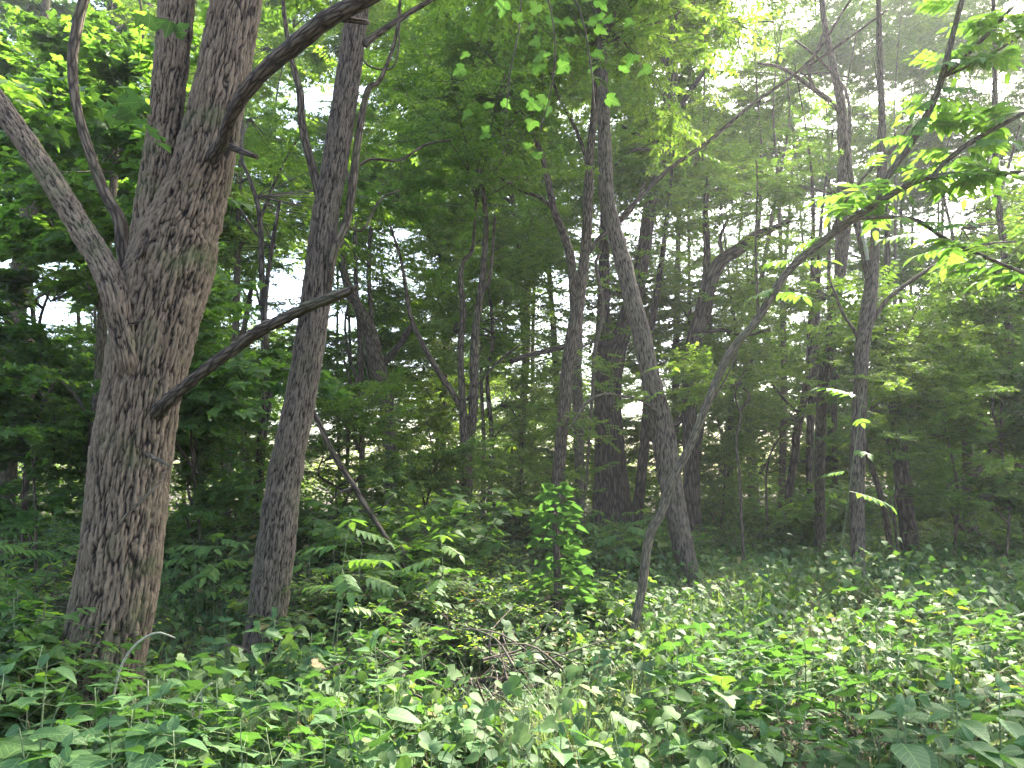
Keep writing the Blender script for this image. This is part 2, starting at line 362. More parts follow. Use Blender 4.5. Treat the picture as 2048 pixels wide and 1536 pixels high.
# ------------------------------------------------------------------ foliage clumps (shared mesh data)
DIA = [diamond(.40), diamond(.50, .25, .2), diamond(.34, .1, .3)]
def foliage_clump(name, seed, kind, mat, n_tw=230, rx=1.5, rz=.75):
    """a bough: side branches in loose layers, twigs along them, leaves along the twigs; root at (-rx*.8, 0, 0)"""
    r = np.random.default_rng(seed); mb = MB()
    A, B, R0 = [], [], []
    root = np.array([-rx * .85, 0, -rz * .25])
    tw_p, tw_d = [], []
    nb = 12
    for b in range(nb):
        end = np.array([r.uniform(-.5, 1) * rx, r.uniform(-1, 1) * rx, r.uniform(-.9, 1) * rz])
        if np.hypot(end[0], end[1]) > rx: end[:2] *= rx / np.hypot(end[0], end[1])
        mid = (root + end) / 2 + np.array([0, 0, r.uniform(.05, .3) * rz]); 
        pts = [root, (root * .5 + mid * .5) + r.normal(size=3) * .05, mid, (mid + end) / 2 + r.normal(size=3) * .06, end]
        for k in range(4):
            A.append(pts[k]); B.append(pts[k + 1]); R0.append(.013 * (1 - k * .2))
        nt_ = n_tw // nb
        for k in range(nt_):
            t = r.uniform(.25, 1.) * 4; j = min(int(t), 3); q = pts[j] + (pts[j + 1] - pts[j]) * (t - j)
            d = pts[j + 1] - pts[j]; d /= np.linalg.norm(d)
            side = np.array([-d[1], d[0], 0]) * r.choice([-1, 1])
            dd = d * r.uniform(.1, .9) + side * r.uniform(.4, 1) + np.array([0, 0, r.uniform(-.25, .35)]) + r.normal(size=3) * .15
            tw_p.append(q); tw_d.append(dd / np.linalg.norm(dd))
    tw_p = np.array(tw_p); tw_d = np.array(tw_d); n = len(tw_p)
    ln = r.uniform(.28, .62, n)
    if kind == 'fine': per, sz, tpl = 20, (.065, .115), DIA
    elif kind == 'mid': per, sz, tpl = 15, (.09, .14), DIA[:2]
    else: per, sz, tpl = 8, (.10, .16), [leaf_template(LOBEDS, 1, .12, .22), leaf_template(LOBEDS, 1, .05, .35)]
    end = tw_p + tw_d * ln[:, None] - np.array([0, 0, 1]) * (ln ** 2 * .25)[:, None]
    A = np.concatenate([np.array(A), tw_p]); B = np.concatenate([np.array(B), end]); R0 = np.concatenate([np.array(R0), np.full(n, .0035)])
    sv, sq = sticks(A, B, R0, R0 * .6, 3); mb.add(sv, sq, m=1)
    t = np.tile((np.arange(per) // 2 + .7) / (per / 2 + .2), (n, 1)) + r.normal(size=(n, per)) * .02
    P = tw_p[:, None] + (end - tw_p)[:, None] * t[:, :, None]
    sgn = np.where(np.arange(per) % 2 == 0, 1., -1.)[None, :, None]
    d = tw_d[:, None] * .55
    sd = np.cross(tw_d, np.array([0, 0, 1.])); sd /= np.linalg.norm(sd, axis=1)[:, None] + 1e-9
    d = d + sgn * sd[:, None] * .9 + r.normal(size=(n, per, 3)) * .22 - np.array([0, 0, .22])
    up = np.broadcast_to(np.array([0, 0, 1.]), (n, per, 3)) + r.normal(size=(n, per, 3)) * .35 + r.normal(size=(n, 1, 3)) * .25
    P = P.reshape(-1, 3); d = d.reshape(-1, 3); up = up.reshape(-1, 3)
    S = r.uniform(*sz, len(P)); rnd = np.clip(np.repeat(r.random(n), per) * .6 + r.random(len(P)) * .4, 0, 1)
    Mx = rot_frames(d, up); w = r.integers(0, len(tpl), len(P))
    for k in range(len(tpl)):
        s = w == k; scatter(mb, tpl[k], P[s], Mx[s], S[s], rnd[s])
    return mb.mesh(name, [mat, M_TWIG])
FINE = [foliage_clump('fine_foliage', 100 + k, 'fine', M_FOL, 290, 2.2, [1.0, 1.35, 1.6][k % 3]) for k in range(5)]
MID = [foliage_clump('mid_foliage', 200 + k, 'mid', M_FOL, 250, 2.0, [.9, 1.4][k % 2]) for k in range(4)]
MAP = [foliage_clump('maple_foliage', 300 + k, 'maple', M_MAPLE, 240, 1.8, [.8, 1.2][k % 2]) for k in range(3)]

def shrub_clump(name, seed, mat, n_st=16, per=60, h=1.2, sz=(.05, .09), tpl=None):
    r = np.random.default_rng(seed); mb = MB(); A, B, P, D = [], [], [], []
    for s in range(n_st):
        a = r.uniform(0, 6.283); o = np.array([math.cos(a), math.sin(a), 0]); p = o * r.uniform(0, .15); hh = h * r.uniform(.6, 1)
        pts = [p]; 
        for k in range(4): pts.append(pts[-1] + np.array([0, 0, hh / 4]) * (1 - .12 * k) + o * r.uniform(.02, .17) * (1 + k * .4) + r.normal(size=3) * .03)
        for k in range(4): A.append(pts[k]); B.append(pts[k + 1])
        for q in range(per // 5):
            t = r.uniform(.8, 4); j = min(int(t), 3); b = pts[j] + (pts[j + 1] - pts[j]) * (t - j)
            az = r.uniform(0, 6.283); dd = np.array([math.cos(az), math.sin(az), r.uniform(-.1, .5)]); L_ = r.uniform(.1, .3); A.append(b); B.append(b + dd * L_)
            for k in range(5):
                P.append(b + dd * L_ * (k + 1) / 5); az2 = az + (1 if k % 2 else -1) * r.uniform(.4, 1.2); D.append([math.cos(az2), math.sin(az2), r.uniform(-.5, .15)])
    sv, sq = sticks(np.array(A), np.array(B), .004, .0025); mb.add(sv, sq, m=1)
    P = np.array(P); D = np.array(D); up = np.array([0, 0, 1.]) + r.normal(size=P.shape) * .3
    scatter(mb, tpl or diamond(.5), P, rot_frames(D, up), r.uniform(*sz, len(P)), r.random(len(P)))
    return mb.mesh(name, [mat, M_TWIG])
SHR = [shrub_clump('shrub_foliage', 400 + k, [M_FOL, M_UND, M_MAPLE, M_UND][k], 18, 75, [1.3, 1.0, 1.5, .8][k], [(.05, .09), (.06, .10), (.07, .11), (.04, .07)][k],
       [diamond(.5), leaf_template(HEART[::1], 1, .1, .2), leaf_template(LOBEDS, 1, .1, .2), diamond(.4)][k]) for k in range(4)]

# ------------------------------------------------------------------ trees
TREES = []
def pxtube(path, Y, base=None):
    """rows (px, py, width px[, depth shift]) -> x,y,z,r"""
    out = []
    for q in path:
        y = Y + (q[3] if len(q) > 3 else 0); p = at(q[0], q[1], y)
        dist = (y * math.cos(PITCH) + (p[2] - EYE) * math.sin(PITCH))
        out.append([*p, q[2] * dist / F / 2])
    return out
def part_tube(name, rows, mat, parent, o0, n=None, sides=10, seed=0, ridge=None, rough=.12, label=None, cap=True):
    rows = np.array(rows, float); rows[:, :3] -= o0
    ln = np.linalg.norm(np.diff(rows[:, :3], axis=0), axis=1).sum()
    n = n or int(np.clip(ln / max(rows[:, 3].mean(), .015) / 1.2, 8, 60))
    V, Q, T, b, rv = tube(rows, n, sides, rough, seed, cap, ridge)
    me = mk_mesh(name, V, [Q, T], mat, dict(bark=b, ridge=rv))
    o = link(name, me, parent)
    if label: o['label'] = label
    return o
SUNV = np.array([math.sin(SUN_AZ) * math.cos(SUN_EL), math.cos(SUN_AZ) * math.cos(SUN_EL), math.sin(SUN_EL)])
# openings of the canopy: spots of the wood floor and the understorey that the sun reaches in the photograph
OPEN = [(np.array([(px - 1024) / F * Y, Y, z]), rad) for px, Y, z, rad in [(1240, 4.9, .3, 1.7), (1980, 6.5, .4, 2.1), (1700, 3.7, .3, 1.3), (930, 4.6, .3, 1.2), (600, 3.7, .5, 1.0), (1500, 5.6, .4, 1.0), (1850, 14, 1, 1.6), (1620, 13, .8, 1.4), (1110, 6.9, .9, 1.9), (790, 9.6, 2.0, 1.4), (1060, 20, 3.5, 3.2), (980, 26, 5, 3.2),
        (880, 24, 3, 2.2), (60, 6.8, 6, 2.2), (260, 3.4, .5, 1.1), (1560, 24, 4, 1.6), (1850, 13, 4, 1.6), (150, 10, 3, 1.8), (420, 12, 3, 1.8), (850, 6.8, .8, 1.7), (1450, 15, 6.5, 2.4), (1480, 17, 4, 2.0), (1000, 7.0, .8, 1.4), (1450, 8.5, .4, .8), (1540, 17, .8, 2.)]]
def shades(c, rad):
    for p, q in OPEN:
        v = c - p; t = v @ SUNV
        if .8 < t < (24 if p[1] < 9 else 17) and np.linalg.norm(v - t * SUNV) < q * .62 + rad * .4: return True
    return False
def bough(parent, o0, a, ctr, mesh, scale, r, mat, limb=True, thick=.02):
    """foliage with its own limb from point a on the stem to the foliage centre"""
    a = np.array(a, float); ctr = np.array(ctr, float); d = ctr - a; az = math.atan2(d[1], d[0])
    f = link('foliage', mesh, parent, ctr - o0, 'stuff')
    s = scale * r.uniform(.85, 1.15); f.scale = (s, s * r.choice([-1, 1]), s * r.uniform(.8, 1.1)); f.rotation_euler = (r.uniform(-.15, .15), r.uniform(-.12, .12), az)
    if limb:
        root = ctr + np.array([math.cos(az), math.sin(az), 0]) * (-1.7 * s) - np.array([0, 0, .15 * s])
        mid = (a + root) / 2 + r.normal(size=3) * .10 + np.array([0, 0, .08])
        part_tube('limb', [[*a, thick], [*mid, thick * .8], [*root, thick * .65]], mat, parent, o0, 9, 6, int(r.integers(999)))
def stem_at(rows, z):
    rows = np.array(rows); k = np.argsort(rows[:, 2]); return np.array([np.interp(z, rows[k, 2], rows[k, c]) for c in range(3)])
def tree(name, label, Y, trunk, limbs=(), mat=M_BARKP, group=None, sides=12, n=None, ridge=None, top=(2.5, .6), fol=None, seed=0, limb_mat=None, rise=0):
    """trunk rows (px, py, w[, dy]) from the foot up; fol = (meshes, count, zmin, zmax, spread, scale)"""
    r = np.random.default_rng(1000 + seed)
    rows = pxtube(trunk, Y); b = np.array(rows[0]); gz = float(ground_z(b[0], b[1]))
    d0 = np.array(rows[0][:3]) - np.array(rows[1][:3]); d0 = d0 / max(abs(d0[2]), .05)
    foot = [b[0] + d0[0] * max(b[2] - gz + .1, 0), b[1], gz - .12, b[3] * 1.18]
    if b[2] > gz: rows = [foot] + rows
    if top:
        e, e1 = np.array(rows[-1]), np.array(rows[-3]); d = (e - e1)[:3]; d /= np.linalg.norm(d); d = d * .6 + np.array([0, 0, .4])
        rows.append([*(e[:3] + d * top[0] + r.normal(size=3) * .1), e[3] * top[1]]); rows.append([*(e[:3] + d * top[0] * 2 + r.normal(size=3) * .3), e[3] * top[1] * .3])
    o0 = np.array([foot[0], foot[1], gz])
    t = thing(name, label, 'tree', o0, group)
    part_tube('trunk', rows, mat, t, o0, n or 46, sides, seed, ridge, .10)
    for k, lb in enumerate(limbs):
        kw = {}; lm = limb_mat or mat
        if isinstance(lb, dict): kw = {a: b_ for a, b_ in lb.items() if a not in ('p', 'm')}; lm = lb.get('m', lm); lb = lb['p']
        if lm in (M_BARK, M_BARK2) and not kw.get('ridge'): lm = M_BARKP
        part_tube(kw.pop('name', 'limb'), pxtube(lb, Y), lm, t, o0, kw.pop('n', None), kw.pop('sides', 9), seed * 7 + k, **kw)
    rec = dict(o=t, o0=o0, rows=rows, Y=Y, mat=limb_mat or (M_BARKP if mat in (M_BARK, M_BARK2) else mat), r=r); TREES.append(rec)
    if fol:
        for (ms, cnt, z0, z1, spread, scl) in (fol if isinstance(fol, list) else [fol]):
            for k in range(cnt):
                z = z0 + (z1 - z0) * (k + r.uniform(0, 1)) / cnt
                a = stem_at(rows, z - r.uniform(.2, .8)); az = r.uniform(0, 6.283) if k % 2 else k * 2.4
                c = a + np.array([math.cos(az), math.sin(az), 0]) * spread * r.uniform(.6, 1.3); c[2] = z
                if (c[1] < 5.6 and c[2] > 1.0 and abs(c[0]) < 3.8) or shades(c, 1.9 * scl): continue
                bough(t, o0, a, c, ms[int(r.integers(len(ms)))], scl, r, rec['mat'], True, .012 + .012 * scl)
    return rec

RB = (.026, .030, .13); RS = (.018, .015, .13)
t1 = tree('forked_tree', 'thick forked tree with deeply furrowed bark, nearest and stoutest trunk on the left', 5.0,
     [(186, 1450, 176), (200, 1340, 160), (228, 1200, 153), (255, 1000, 149), (283, 800, 144), (312, 650, 152), (345, 520, 158), (385, 400, 122), (415, 300, 108), (436, 200, 100), (454, 100, 97), (474, 0, 95), (500, -150, 88)],
     [dict(p=[(292, 640, 60, .05), (298, 540, 78), (306, 430, 72), (322, 300, 62), (335, 200, 62), (345, 100, 64), (354, 0, 66), (365, -150, 60), (380, -420, 40)], m=M_BARK, ridge=(.023, .021, .13), n=420, sides=130, name='stem', rough=.08),
      dict(p=[(268, 800, 30, .0), (258, 730, 44, -.22), (240, 640, 50, -.26), (230, 585, 54, -.26), (205, 528, 50, -.2), (152, 440, 46, -.1), (80, 325, 43, 0), (0, 212, 41, .1), (-90, 90, 38, .2), (-240, -80, 25, .4)], m=M_BARK, ridge=(.020, .015, .13), n=320, sides=80, rough=.1),
      dict(p=[(255, 590, 20, .1), (246, 505, 26, .1), (239, 440, 25, .1), (214, 395, 22, .1), (190, 335, 20, .1), (165, 258, 18, .1), (150, 195, 18, .1), (145, 120, 19, .1), (156, 45, 20, .1), (175, -30, 18, .1), (215, -200, 12, .3)], sides=12, n=60),
      dict(p=[(296, 838, 30, -.02), (316, 823, 31, -.15), (333, 807, 28, -.24), (360, 782, 25, -.32), (400, 748, 23, -.42), (435, 720, 24, -.48), (470, 697, 23, -.56), (515, 664, 24, -.62), (560, 641, 22, -.7), (600, 622, 23, -.75), (640, 604, 22, -.8), (690, 586, 20, -.86), (702, 580, 14, -.88), (714, 570, 4, -.9)], m=M_DEAD, sides=18, n=90, rough=.5, label='broken dead limb jutting right from the trunk, end snapped off'),
      dict(p=[(418, 330, 30, -.06), (430, 306, 30, -.2), (445, 282, 24, -.4), (470, 218, 26, -.7), (520, 150, 30, -.9), (580, 98, 34, -1.1), (650, 42, 35, -1.25), (720, 4, 32, -1.4), (820, -50, 28, -1.5), (930, -90, 22, -1.5), (1040, -95, 14, -1.4)], sides=16, n=70, m=M_DEAD, rough=.16),
      dict(p=[(665, 36, 14, -1.28), (700, 40, 12, -1.3), (738, 46, 9, -1.3)], m=M_DEAD, sides=9, n=14, name='stub'),
      dict(p=[(455, 290, 16, .0), (490, 305, 13, -.2), (514, 314, 9, -.3)], m=M_DEAD, sides=9, n=12, name='stub'),
      dict(p=[(235, 545, 4, -.12), (262, 530, 12, -.20), (282, 512, 9, -.27), (296, 488, 6, -.33), (318, 470, 4, -.36)], m=M_DEAD, sides=8, n=20, name='twig'),
      dict(p=[(250, 650, 6, -.1), (262, 647, 6, -.28), (283, 642, 5, -.36)], m=M_DEAD, sides=7, n=10, name='stub'),
      dict(p=[(292, 905, 9, -.12), (305, 914, 9, -.26), (322, 922, 7, -.38), (340, 934, 5, -.45)], m=M_BARKG, sides=8, n=12, name='stub'),
      dict(p=[(226, 1080, 4, -.24), (245, 1040, 6, -.272), (285, 1000, 6, -.25), (318, 968, 5, -.17), (332, 940, 4, -.06)], m=M_BARKG, sides=7, n=24, name='vine', rough=.05),
      dict(p=[(158, 1350, 5, -.20), (160, 1270, 9, -.17), (152, 1240, 10, -.13), (150, 1205, 7, -.06)], m=M_BARKG, sides=8, n=20, name='vine')],
     M_BARK, None, 260, 800, RB, (2.2, .8), (MAP, 4, 6.2, 8.5, 1.9, .9), 1)
t2 = tree('leaning_tree', 'second tree from the left, straight ridged trunk leaning right behind the broken limb', 6.3,
     [(527, 1300, 80), (536, 1210, 76), (553, 1080, 74), (567, 968, 67), (586, 868, 63), (606, 768, 60), (632, 600, 59), (648, 450, 53), (674, 300, 50), (697, 150, 48), (717, 0, 43), (735, -150, 38)],
     [[(648, 440, 18), (632, 362, 19), (615, 300, 17), (603, 240, 16), (600, 185, 15), (583, 120, 11), (571, 50, 9), (564, -20, 8)],
      [(652, 600, 16, -.05), (662, 530, 17, -.1), (672, 490, 17, -.1), (694, 440, 17), (706, 360, 17), (716, 280, 15), (735, 182, 13), (760, 160, 9), (790, 80, 7), (800, 0, 6)],
      [(728, 90, 16), (755, 68, 13), (800, 38, 11), (862, 0, 10), (920, -30, 8)],
      dict(p=[(720, 330, 7), (745, 318, 6), (800, 320, 5), (850, 290, 5), (900, 280, 4)], sides=6),
      dict(p=[(716, 60, 4), (722, 110, 4), (745, 135, 4), (790, 128, 4), (802, 20, 3)], sides=6, m=M_BARKG),
      dict(p=[(690, 450, 6), (725, 460, 5), (760, 400, 4), (800, 380, 3)], sides=6)],
     M_BARK2, None, 150, 620, RS, (2, .7), [(FINE, 7, 5.6, 9.0, 1.9, .95)], 2)
t3 = tree('crooked_sapling_tree', 'thin crooked tree that leans right across the picture and carries drooping compound leaves', 6.2,
     [(1260, 1292, 17.6), (1270, 1240, 17.6), (1284, 1180, 17.6), (1297, 1078, 18.4), (1321, 1028, 19), (1347, 958, 18), (1384, 883, 16.0), (1424, 783, 16.0), (1464, 700, 16.0), (1514, 640, 16.0), (1574, 545, 16.0), (1649, 480, 15.2), (1749, 410, 14.4), (1824, 366, 12.8), (1874, 352, 11.2), (1960, 346, 10.4), (2048, 345, 9.6), (2150, 335, 8.0), (2300, 300, 5.6)],
     [[(1862, 356, 9), (1895, 320, 10), (1949, 280, 10), (2048, 225, 9), (2140, 170, 6)],
      [(1752, 408, 12), (1774, 355, 13), (1824, 285, 13), (1864, 210, 13), (1884, 155, 13), (1904, 75, 11), (1924, 0, 10), (1945, -90, 8)],
      [(1880, 160, 9), (1915, 128, 8), (1959, 85, 8), (2029, 10, 7), (2080, -50, 6)],
      [(1884, 156, 6), (1930, 135, 5), (1980, 110, 5), (2060, 60, 4)],
      [(1660, 474, 7), (1690, 405, 6), (1715, 370, 6), (1745, 335, 5), (1790, 290, 4)],
      [(1712, 438, 8), (1774, 434, 8), (1834, 441, 8), (1884, 474, 8), (1939, 500, 8), (1999, 526, 7), (2048, 546, 7), (2120, 575, 5)],
      [(1516, 636, 6), (1514, 560, 5), (1511, 480, 4), (1515, 380, 3), (1512, 320, 3)],
      [(1400, 840, 5), (1450, 760, 4), (1476, 700, 4)]],
     M_BARKG, None, 14, 110, None, None, None, 3)
t4 = tree('leaning_tree', 'grey ridged trunk leaning left, crossing behind the thin crooked tree in the middle', 10.4,
     [(1380, 1160, 46), (1372, 1120, 42), (1355, 1040, 42), (1337, 940, 46), (1324, 858, 48), (1308, 790, 42), (1297, 735, 37), (1281, 660, 36), (1260, 582, 35), (1244, 517, 33), (1226, 452, 31), (1213, 395, 30), (1211, 330, 29), (1208, 260, 26), (1205, 150, 22), (1204, 70, 20), (1208, -20, 18), (1212, -140, 15)],
     [[(1206, 90, 10), (1222, 45, 9), (1240, 0, 8), (1262, -50, 7)],
      dict(p=[(1312, 822, 6, -.2), (1280, 800, 6, -.4), (1240, 792, 6, -.5), (1213, 788, 6, -.6), (1180, 800, 6, -.6), (1155, 830, 5, -.7), (1140, 860, 4, -.7)], m=M_BARKG, sides=6, name='dead_twig'),
      [(1209, 92, 6), (1260, 62, 6), (1330, 40, 5), (1390, 5, 4)]],
     M_BARK2, None, 80, 330, (.018, .012, .14), (1.5, .7), [(FINE, 9, 7.8, 12, 2.1, 1.)], 4)
t5 = tree('forked_tree', 'pale slender tree that forks into two stems left of the dark twin trunk', 11.5,
     [(1112, 1010, 26), (1116, 958, 25), (1124, 868, 25), (1131, 793, 26), (1135, 738, 27), (1152, 634, 27), (1162, 570, 22), (1172, 490, 20), (1177, 400, 18), (1181, 300, 16), (1187, 240, 15), (1192, 150, 13), (1195, 0, 11), (1198, -100, 9)],
     [[(1150, 640, 18), (1146, 560, 19), (1139, 504, 18), (1124, 460, 16), (1110, 426, 15), (1100, 380, 14), (1088, 325, 12), (1066, 265, 11), (1040, 225, 10), (1015, 190, 8)],
      [(1172, 515, 8.6), (1195, 480, 9.4), (1225, 452, 9.4), (1270, 405, 8.6), (1340, 337, 8.6), (1420, 280, 7.9), (1500, 212, 7.2), (1590, 148, 6.5), (1640, 95, 5.8), (1705, -5, 4.3), (1760, -60, 3.6)],
      [(1178, 360, 8), (1170, 310, 7), (1150, 255, 7), (1120, 200, 6), (1102, 150, 6), (1085, 100, 5), (1068, 50, 4)],
      [(1590, 148, 6), (1650, 110, 5), (1720, 60, 4), (1775, 20, 3)],
      [(1108, 420, 7), (1080, 395, 7), (1040, 380, 6), (990, 350, 5), (950, 340, 4)],
      dict(p=[(1136, 690, 12), (1110, 698, 11), (1060, 710, 10), (1020, 724, 10)], m=M_DEAD, name='broken_limb'),
      [(1200, 478, 6), (1260, 425, 6), (1290, 365, 5)]],
     M_BARKP, None, 20, 140, None, (1.5, .6), [(FINE, 8, 7.4, 12, 1.9, .95)], 5)
tree('pale_trunk_tree', 'straight pale tan trunk between the slender forked tree and the dark twin trunk', 14.5,
     [(1159, 990, 21), (1159, 930, 20), (1156, 818, 22), (1154, 720, 20), (1160, 600, 16), (1168, 480, 13), (1175, 350, 11)], [], M_BARKG, None, 14, 80, None, (2, .5), (FINE, 3, 9.5, 12, 1.8, 1.), 6)
t7 = tree('twin_trunk_tree', 'massive dark old tree whose trunk divides low into two dark stems', 17.0,
     [(1224, 1020, 82), (1223, 985, 74), (1220, 918, 62), (1216, 818, 55), (1217, 760, 55), (1226, 710, 50), (1243, 670, 36), (1256, 630, 34), (1276, 569, 31), (1289, 491, 28), (1302, 400, 24), (1322, 338, 22), (1333, 286, 23), (1338, 208, 24), (1344, 143, 22), (1347, 65, 18), (1350, -20, 15)],
     [dict(p=[(1206, 790, 30), (1204, 700, 30), (1207, 608, 26), (1208, 504, 21), (1209, 430, 17), (1215, 330, 13)], name='stem', sides=16, n=60),
      [(1338, 140, 14), (1324, 110, 12), (1305, 85, 10), (1280, 60, 8)],
      [(1346, 240, 10), (1375, 190, 11), (1400, 155, 10), (1420, 130, 8)],
      [(1318, 285, 8), (1280, 272, 7), (1240, 250, 5)],
      [(1310, 300, 6), (1270, 300, 6), (1230, 330, 4)]],
     M_BARKD, None, 30, 150, None, (2, .6), [(FINE, 4, 12, 16, 3.0, 1.2)], 7)
t8 = tree('dark_forked_tree', 'dark old tree whose trunk bends right and forks, behind the thin crooked tree', 15.5,
     [(1386, 1045, 36), (1384, 1000, 33), (1382, 893, 32), (1378, 790, 30), (1388, 686, 31), (1406, 625, 32), (1420, 560, 32), (1445, 520, 26), (1476, 500, 25), (1508, 473, 20), (1540, 460, 14), (1580, 440, 10)],
     [[(1410, 600, 16), (1413, 540, 15), (1414, 491, 14), (1411, 420, 12), (1420, 340, 10)],
      [(1396, 672, 8), (1440, 660, 8), (1490, 670, 7), (1540, 660, 5)],
      [(1450, 520, 8), (1440, 480, 7), (1455, 440, 6)],
      [(1370, 830, 12), (1345, 850, 10), (1325, 790, 7), (1310, 760, 6)]],
     M_BARKD, None, 20, 120, None, None, [(FINE, 3, 10.5, 13, 2.6, 1.1)], 8)
tree('dark_trunk_tree', 'narrow dark trunk just left of the leaning ridged trunk, beside the massive twin tree', 16.5,
     [(1276, 1010, 24), (1281, 970, 21), (1289, 893, 20), (1294, 808, 18), (1297, 700, 16), (1315, 580, 13), (1330, 470, 10)], [[(1290, 860, 8), (1320, 905, 7), (1330, 930, 9), (1322, 980, 9)]], M_BARKD, None, 12, 60, None, (2, .5), (FINE, 2, 10, 12, 1.8, 1.), 9)
t9 = tree('upright_tree', 'straight grey trunk on the right that forks high and stands alone in the undergrowth', 10.4,
     [(1717, 1160, 30), (1716, 1110, 28), (1714, 968, 29), (1719, 818, 27), (1721, 770, 26), (1726, 686, 27), (1738, 608, 28), (1744, 556, 24), (1749, 504, 18), (1752, 426, 16), (1761, 350, 15), (1763, 280, 15), (1764, 234, 13), (1760, 130, 11), (1757, 0, 9), (1755, -100, 8)],
     [dict(p=[(1742, 580, 14), (1734, 535, 16), (1727, 500, 15), (1715, 452, 14), (1708, 400, 12), (1700, 340, 10), (1690, 270, 8)], n=40),
      [(1728, 700, 8), (1733, 675, 10), (1750, 634, 10), (1776, 598, 9), (1817, 566, 8), (1880, 525, 7), (1929, 501, 6), (1971, 488, 5), (2033, 483, 4)],
      [(1720, 685, 8), (1705, 655, 7), (1687, 629, 7), (1666, 577, 5), (1655, 545, 4)],
      [(1770, 320, 7), (1795, 285, 6), (1820, 250, 5)],
      dict(p=[(1735, 520, 8, -.1), (1730, 490, 7, -.12), (1723, 460, 4, -.12)], m=M_PALE, name='scar', sides=8, n=12)],
     M_BARK2, None, 56, 300, (.017, .010, .14), (1.5, .6), [(FINE, 11, 6.8, 12, 2.2, .95)], 10)
tree('vine_clad_tree', 'dark leaning tree with vine-ringed trunk in the misty upper right', 14.0,
     [(1640, 1040, 20), (1640, 900, 20), (1648, 760, 22), (1672, 600, 21), (1688, 480, 23), (1692, 365, 25), (1688, 286, 24), (1681, 205, 18), (1666, 130, 14), (1648, 39, 11), (1640, -40, 12)],
     [[(1682, 225, 11), (1655, 198, 11), (1630, 180, 10), (1588, 150, 8), (1554, 133, 6), (1515, 127, 4)], [(1695, 330, 5, -.2), (1700, 250, 6, -.2), (1690, 180, 6, -.1), (1640, 120, 5), (1590, 80, 4)],
      [(1630, 182, 8), (1620, 140, 7), (1650, 60, 5)]],
     M_BARKP, None, 18, 100, None, (1.5, .6), [(FINE, 8, 4.0, 12, 1.8, 1.), (FINE, 9, 8, 15, 3.2, 1.2), (MID, 3, 4.5, 8, .9, .5)], 11)
tree('bowed_tree', 'dark bowed trunk on the right that curves outward at knee height', 15.5,
     [(1573, 1070, 15), (1575, 1045, 14), (1578, 986, 15), (1590, 908, 16), (1594, 860, 16), (1610, 791, 15), (1618, 726, 14), (1622, 640, 12), (1626, 520, 10)], [[(1600, 830, 6), (1570, 800, 5), (1545, 770, 4)]], M_BARKD, None, 12, 60, None, (2, .5), (FINE, 4, 4.5, 9, 1.7, 1.), 12)
tree('slim_tree', 'slim dark trunk close to the right of the bowed trunk', 18,
     [(1620, 1030, 16), (1619, 980, 14), (1620, 882, 14), (1626, 778, 17), (1632, 680, 14), (1636, 560, 11)], [[(1628, 760, 7), (1660, 740, 6), (1690, 770, 5)]], M_BARKD, None, 12, 50, None, (2, .5), (FINE, 4, 5, 11, 2., 1.1), 13)
t12 = tree('leafy_tree', 'stout dark trunk wrapped in hanging foliage, right of the straight grey trunk', 13.0,
     [(1818, 1070, 34), (1814, 1040, 30), (1808, 973, 32), (1803, 934, 30), (1791, 830, 22), (1776, 726, 18), (1770, 600, 14), (1775, 480, 11)], [[(1800, 920, 12), (1788, 860, 10), (1780, 800, 8)]], M_BARKD, None, 16, 60, None, (2, .5), [(MID, 11, 2.9, 6.2, 1.3, .85), (FINE, 4, 6, 10, 1.8, 1.)], 14)
tree('leaning_pole_tree', 'thin trunk leaning left beside the stout leafy trunk on the right', 13.5,
     [(1778, 1075, 13), (1772, 1040, 13), (1758, 980, 12), (1742, 930, 11), (1728, 880, 10), (1722, 800, 8), (1700, 700, 6)], [], M_BARKP, None, 9, 40, None, None, (FINE, 2, 4.5, 6, 1.2, .8), 15)
tree('hooked_limb_tree', 'forked trunk at the far right with a hooked dead limb arching down to the ground', 13.5,
     [(1944, 1075, 26), (1940, 1040, 23), (1937, 960, 22), (1934, 900, 19), (1930, 850, 16), (1925, 760, 12), (1918, 640, 9), (1910, 500, 7)],
     [[(1940, 960, 12), (1955, 942, 12), (1975, 918, 11), (1998, 850, 9), (2012, 790, 8), (2030, 690, 6)],
      dict(p=[(1932, 955, 6, -.2), (1905, 965, 6, -.3), (1888, 982, 6, -.4), (1880, 1002, 6, -.4), (1900, 1002, 6, -.4), (1904, 1022, 7, -.4), (1915, 1045, 6, -.3), (1935, 1075, 5, -.3)], m=M_DEAD, sides=7),
      dict(p=[(1945, 950, 6), (1962, 955, 5), (1985, 972, 5), (2038, 970, 4), (2080, 975, 3)], m=M_DEAD, sides=6)],
     M_BARKP, None, 14, 60, None, (1.5, .5), [(MID, 5, 3.4, 6.5, 1.6, .9), (FINE, 9, 6, 14, 2.2, 1.1)], 16)
tree('slender_tree', 'tall slender trunk along the right edge of the picture, leaning left', 12.5,
     [(2056, 1080, 18), (2047, 985, 17), (2038, 930, 16), (2030, 830, 16), (2022, 740, 16), (2014, 600, 15), (2009, 500, 14), (1998, 420, 12), (1990, 300, 11), (1990, 100, 9), (1988, -40, 7)], [[(2030, 800, 8), (2052, 740, 8), (2075, 660, 6)], [(1995, 400, 6), (2012, 350, 5), (2040, 250, 4)]], M_BARKP, None, 12, 70, None, (1.5, .5), [(FINE, 13, 5, 13, 2.0, 1.05)], 17)
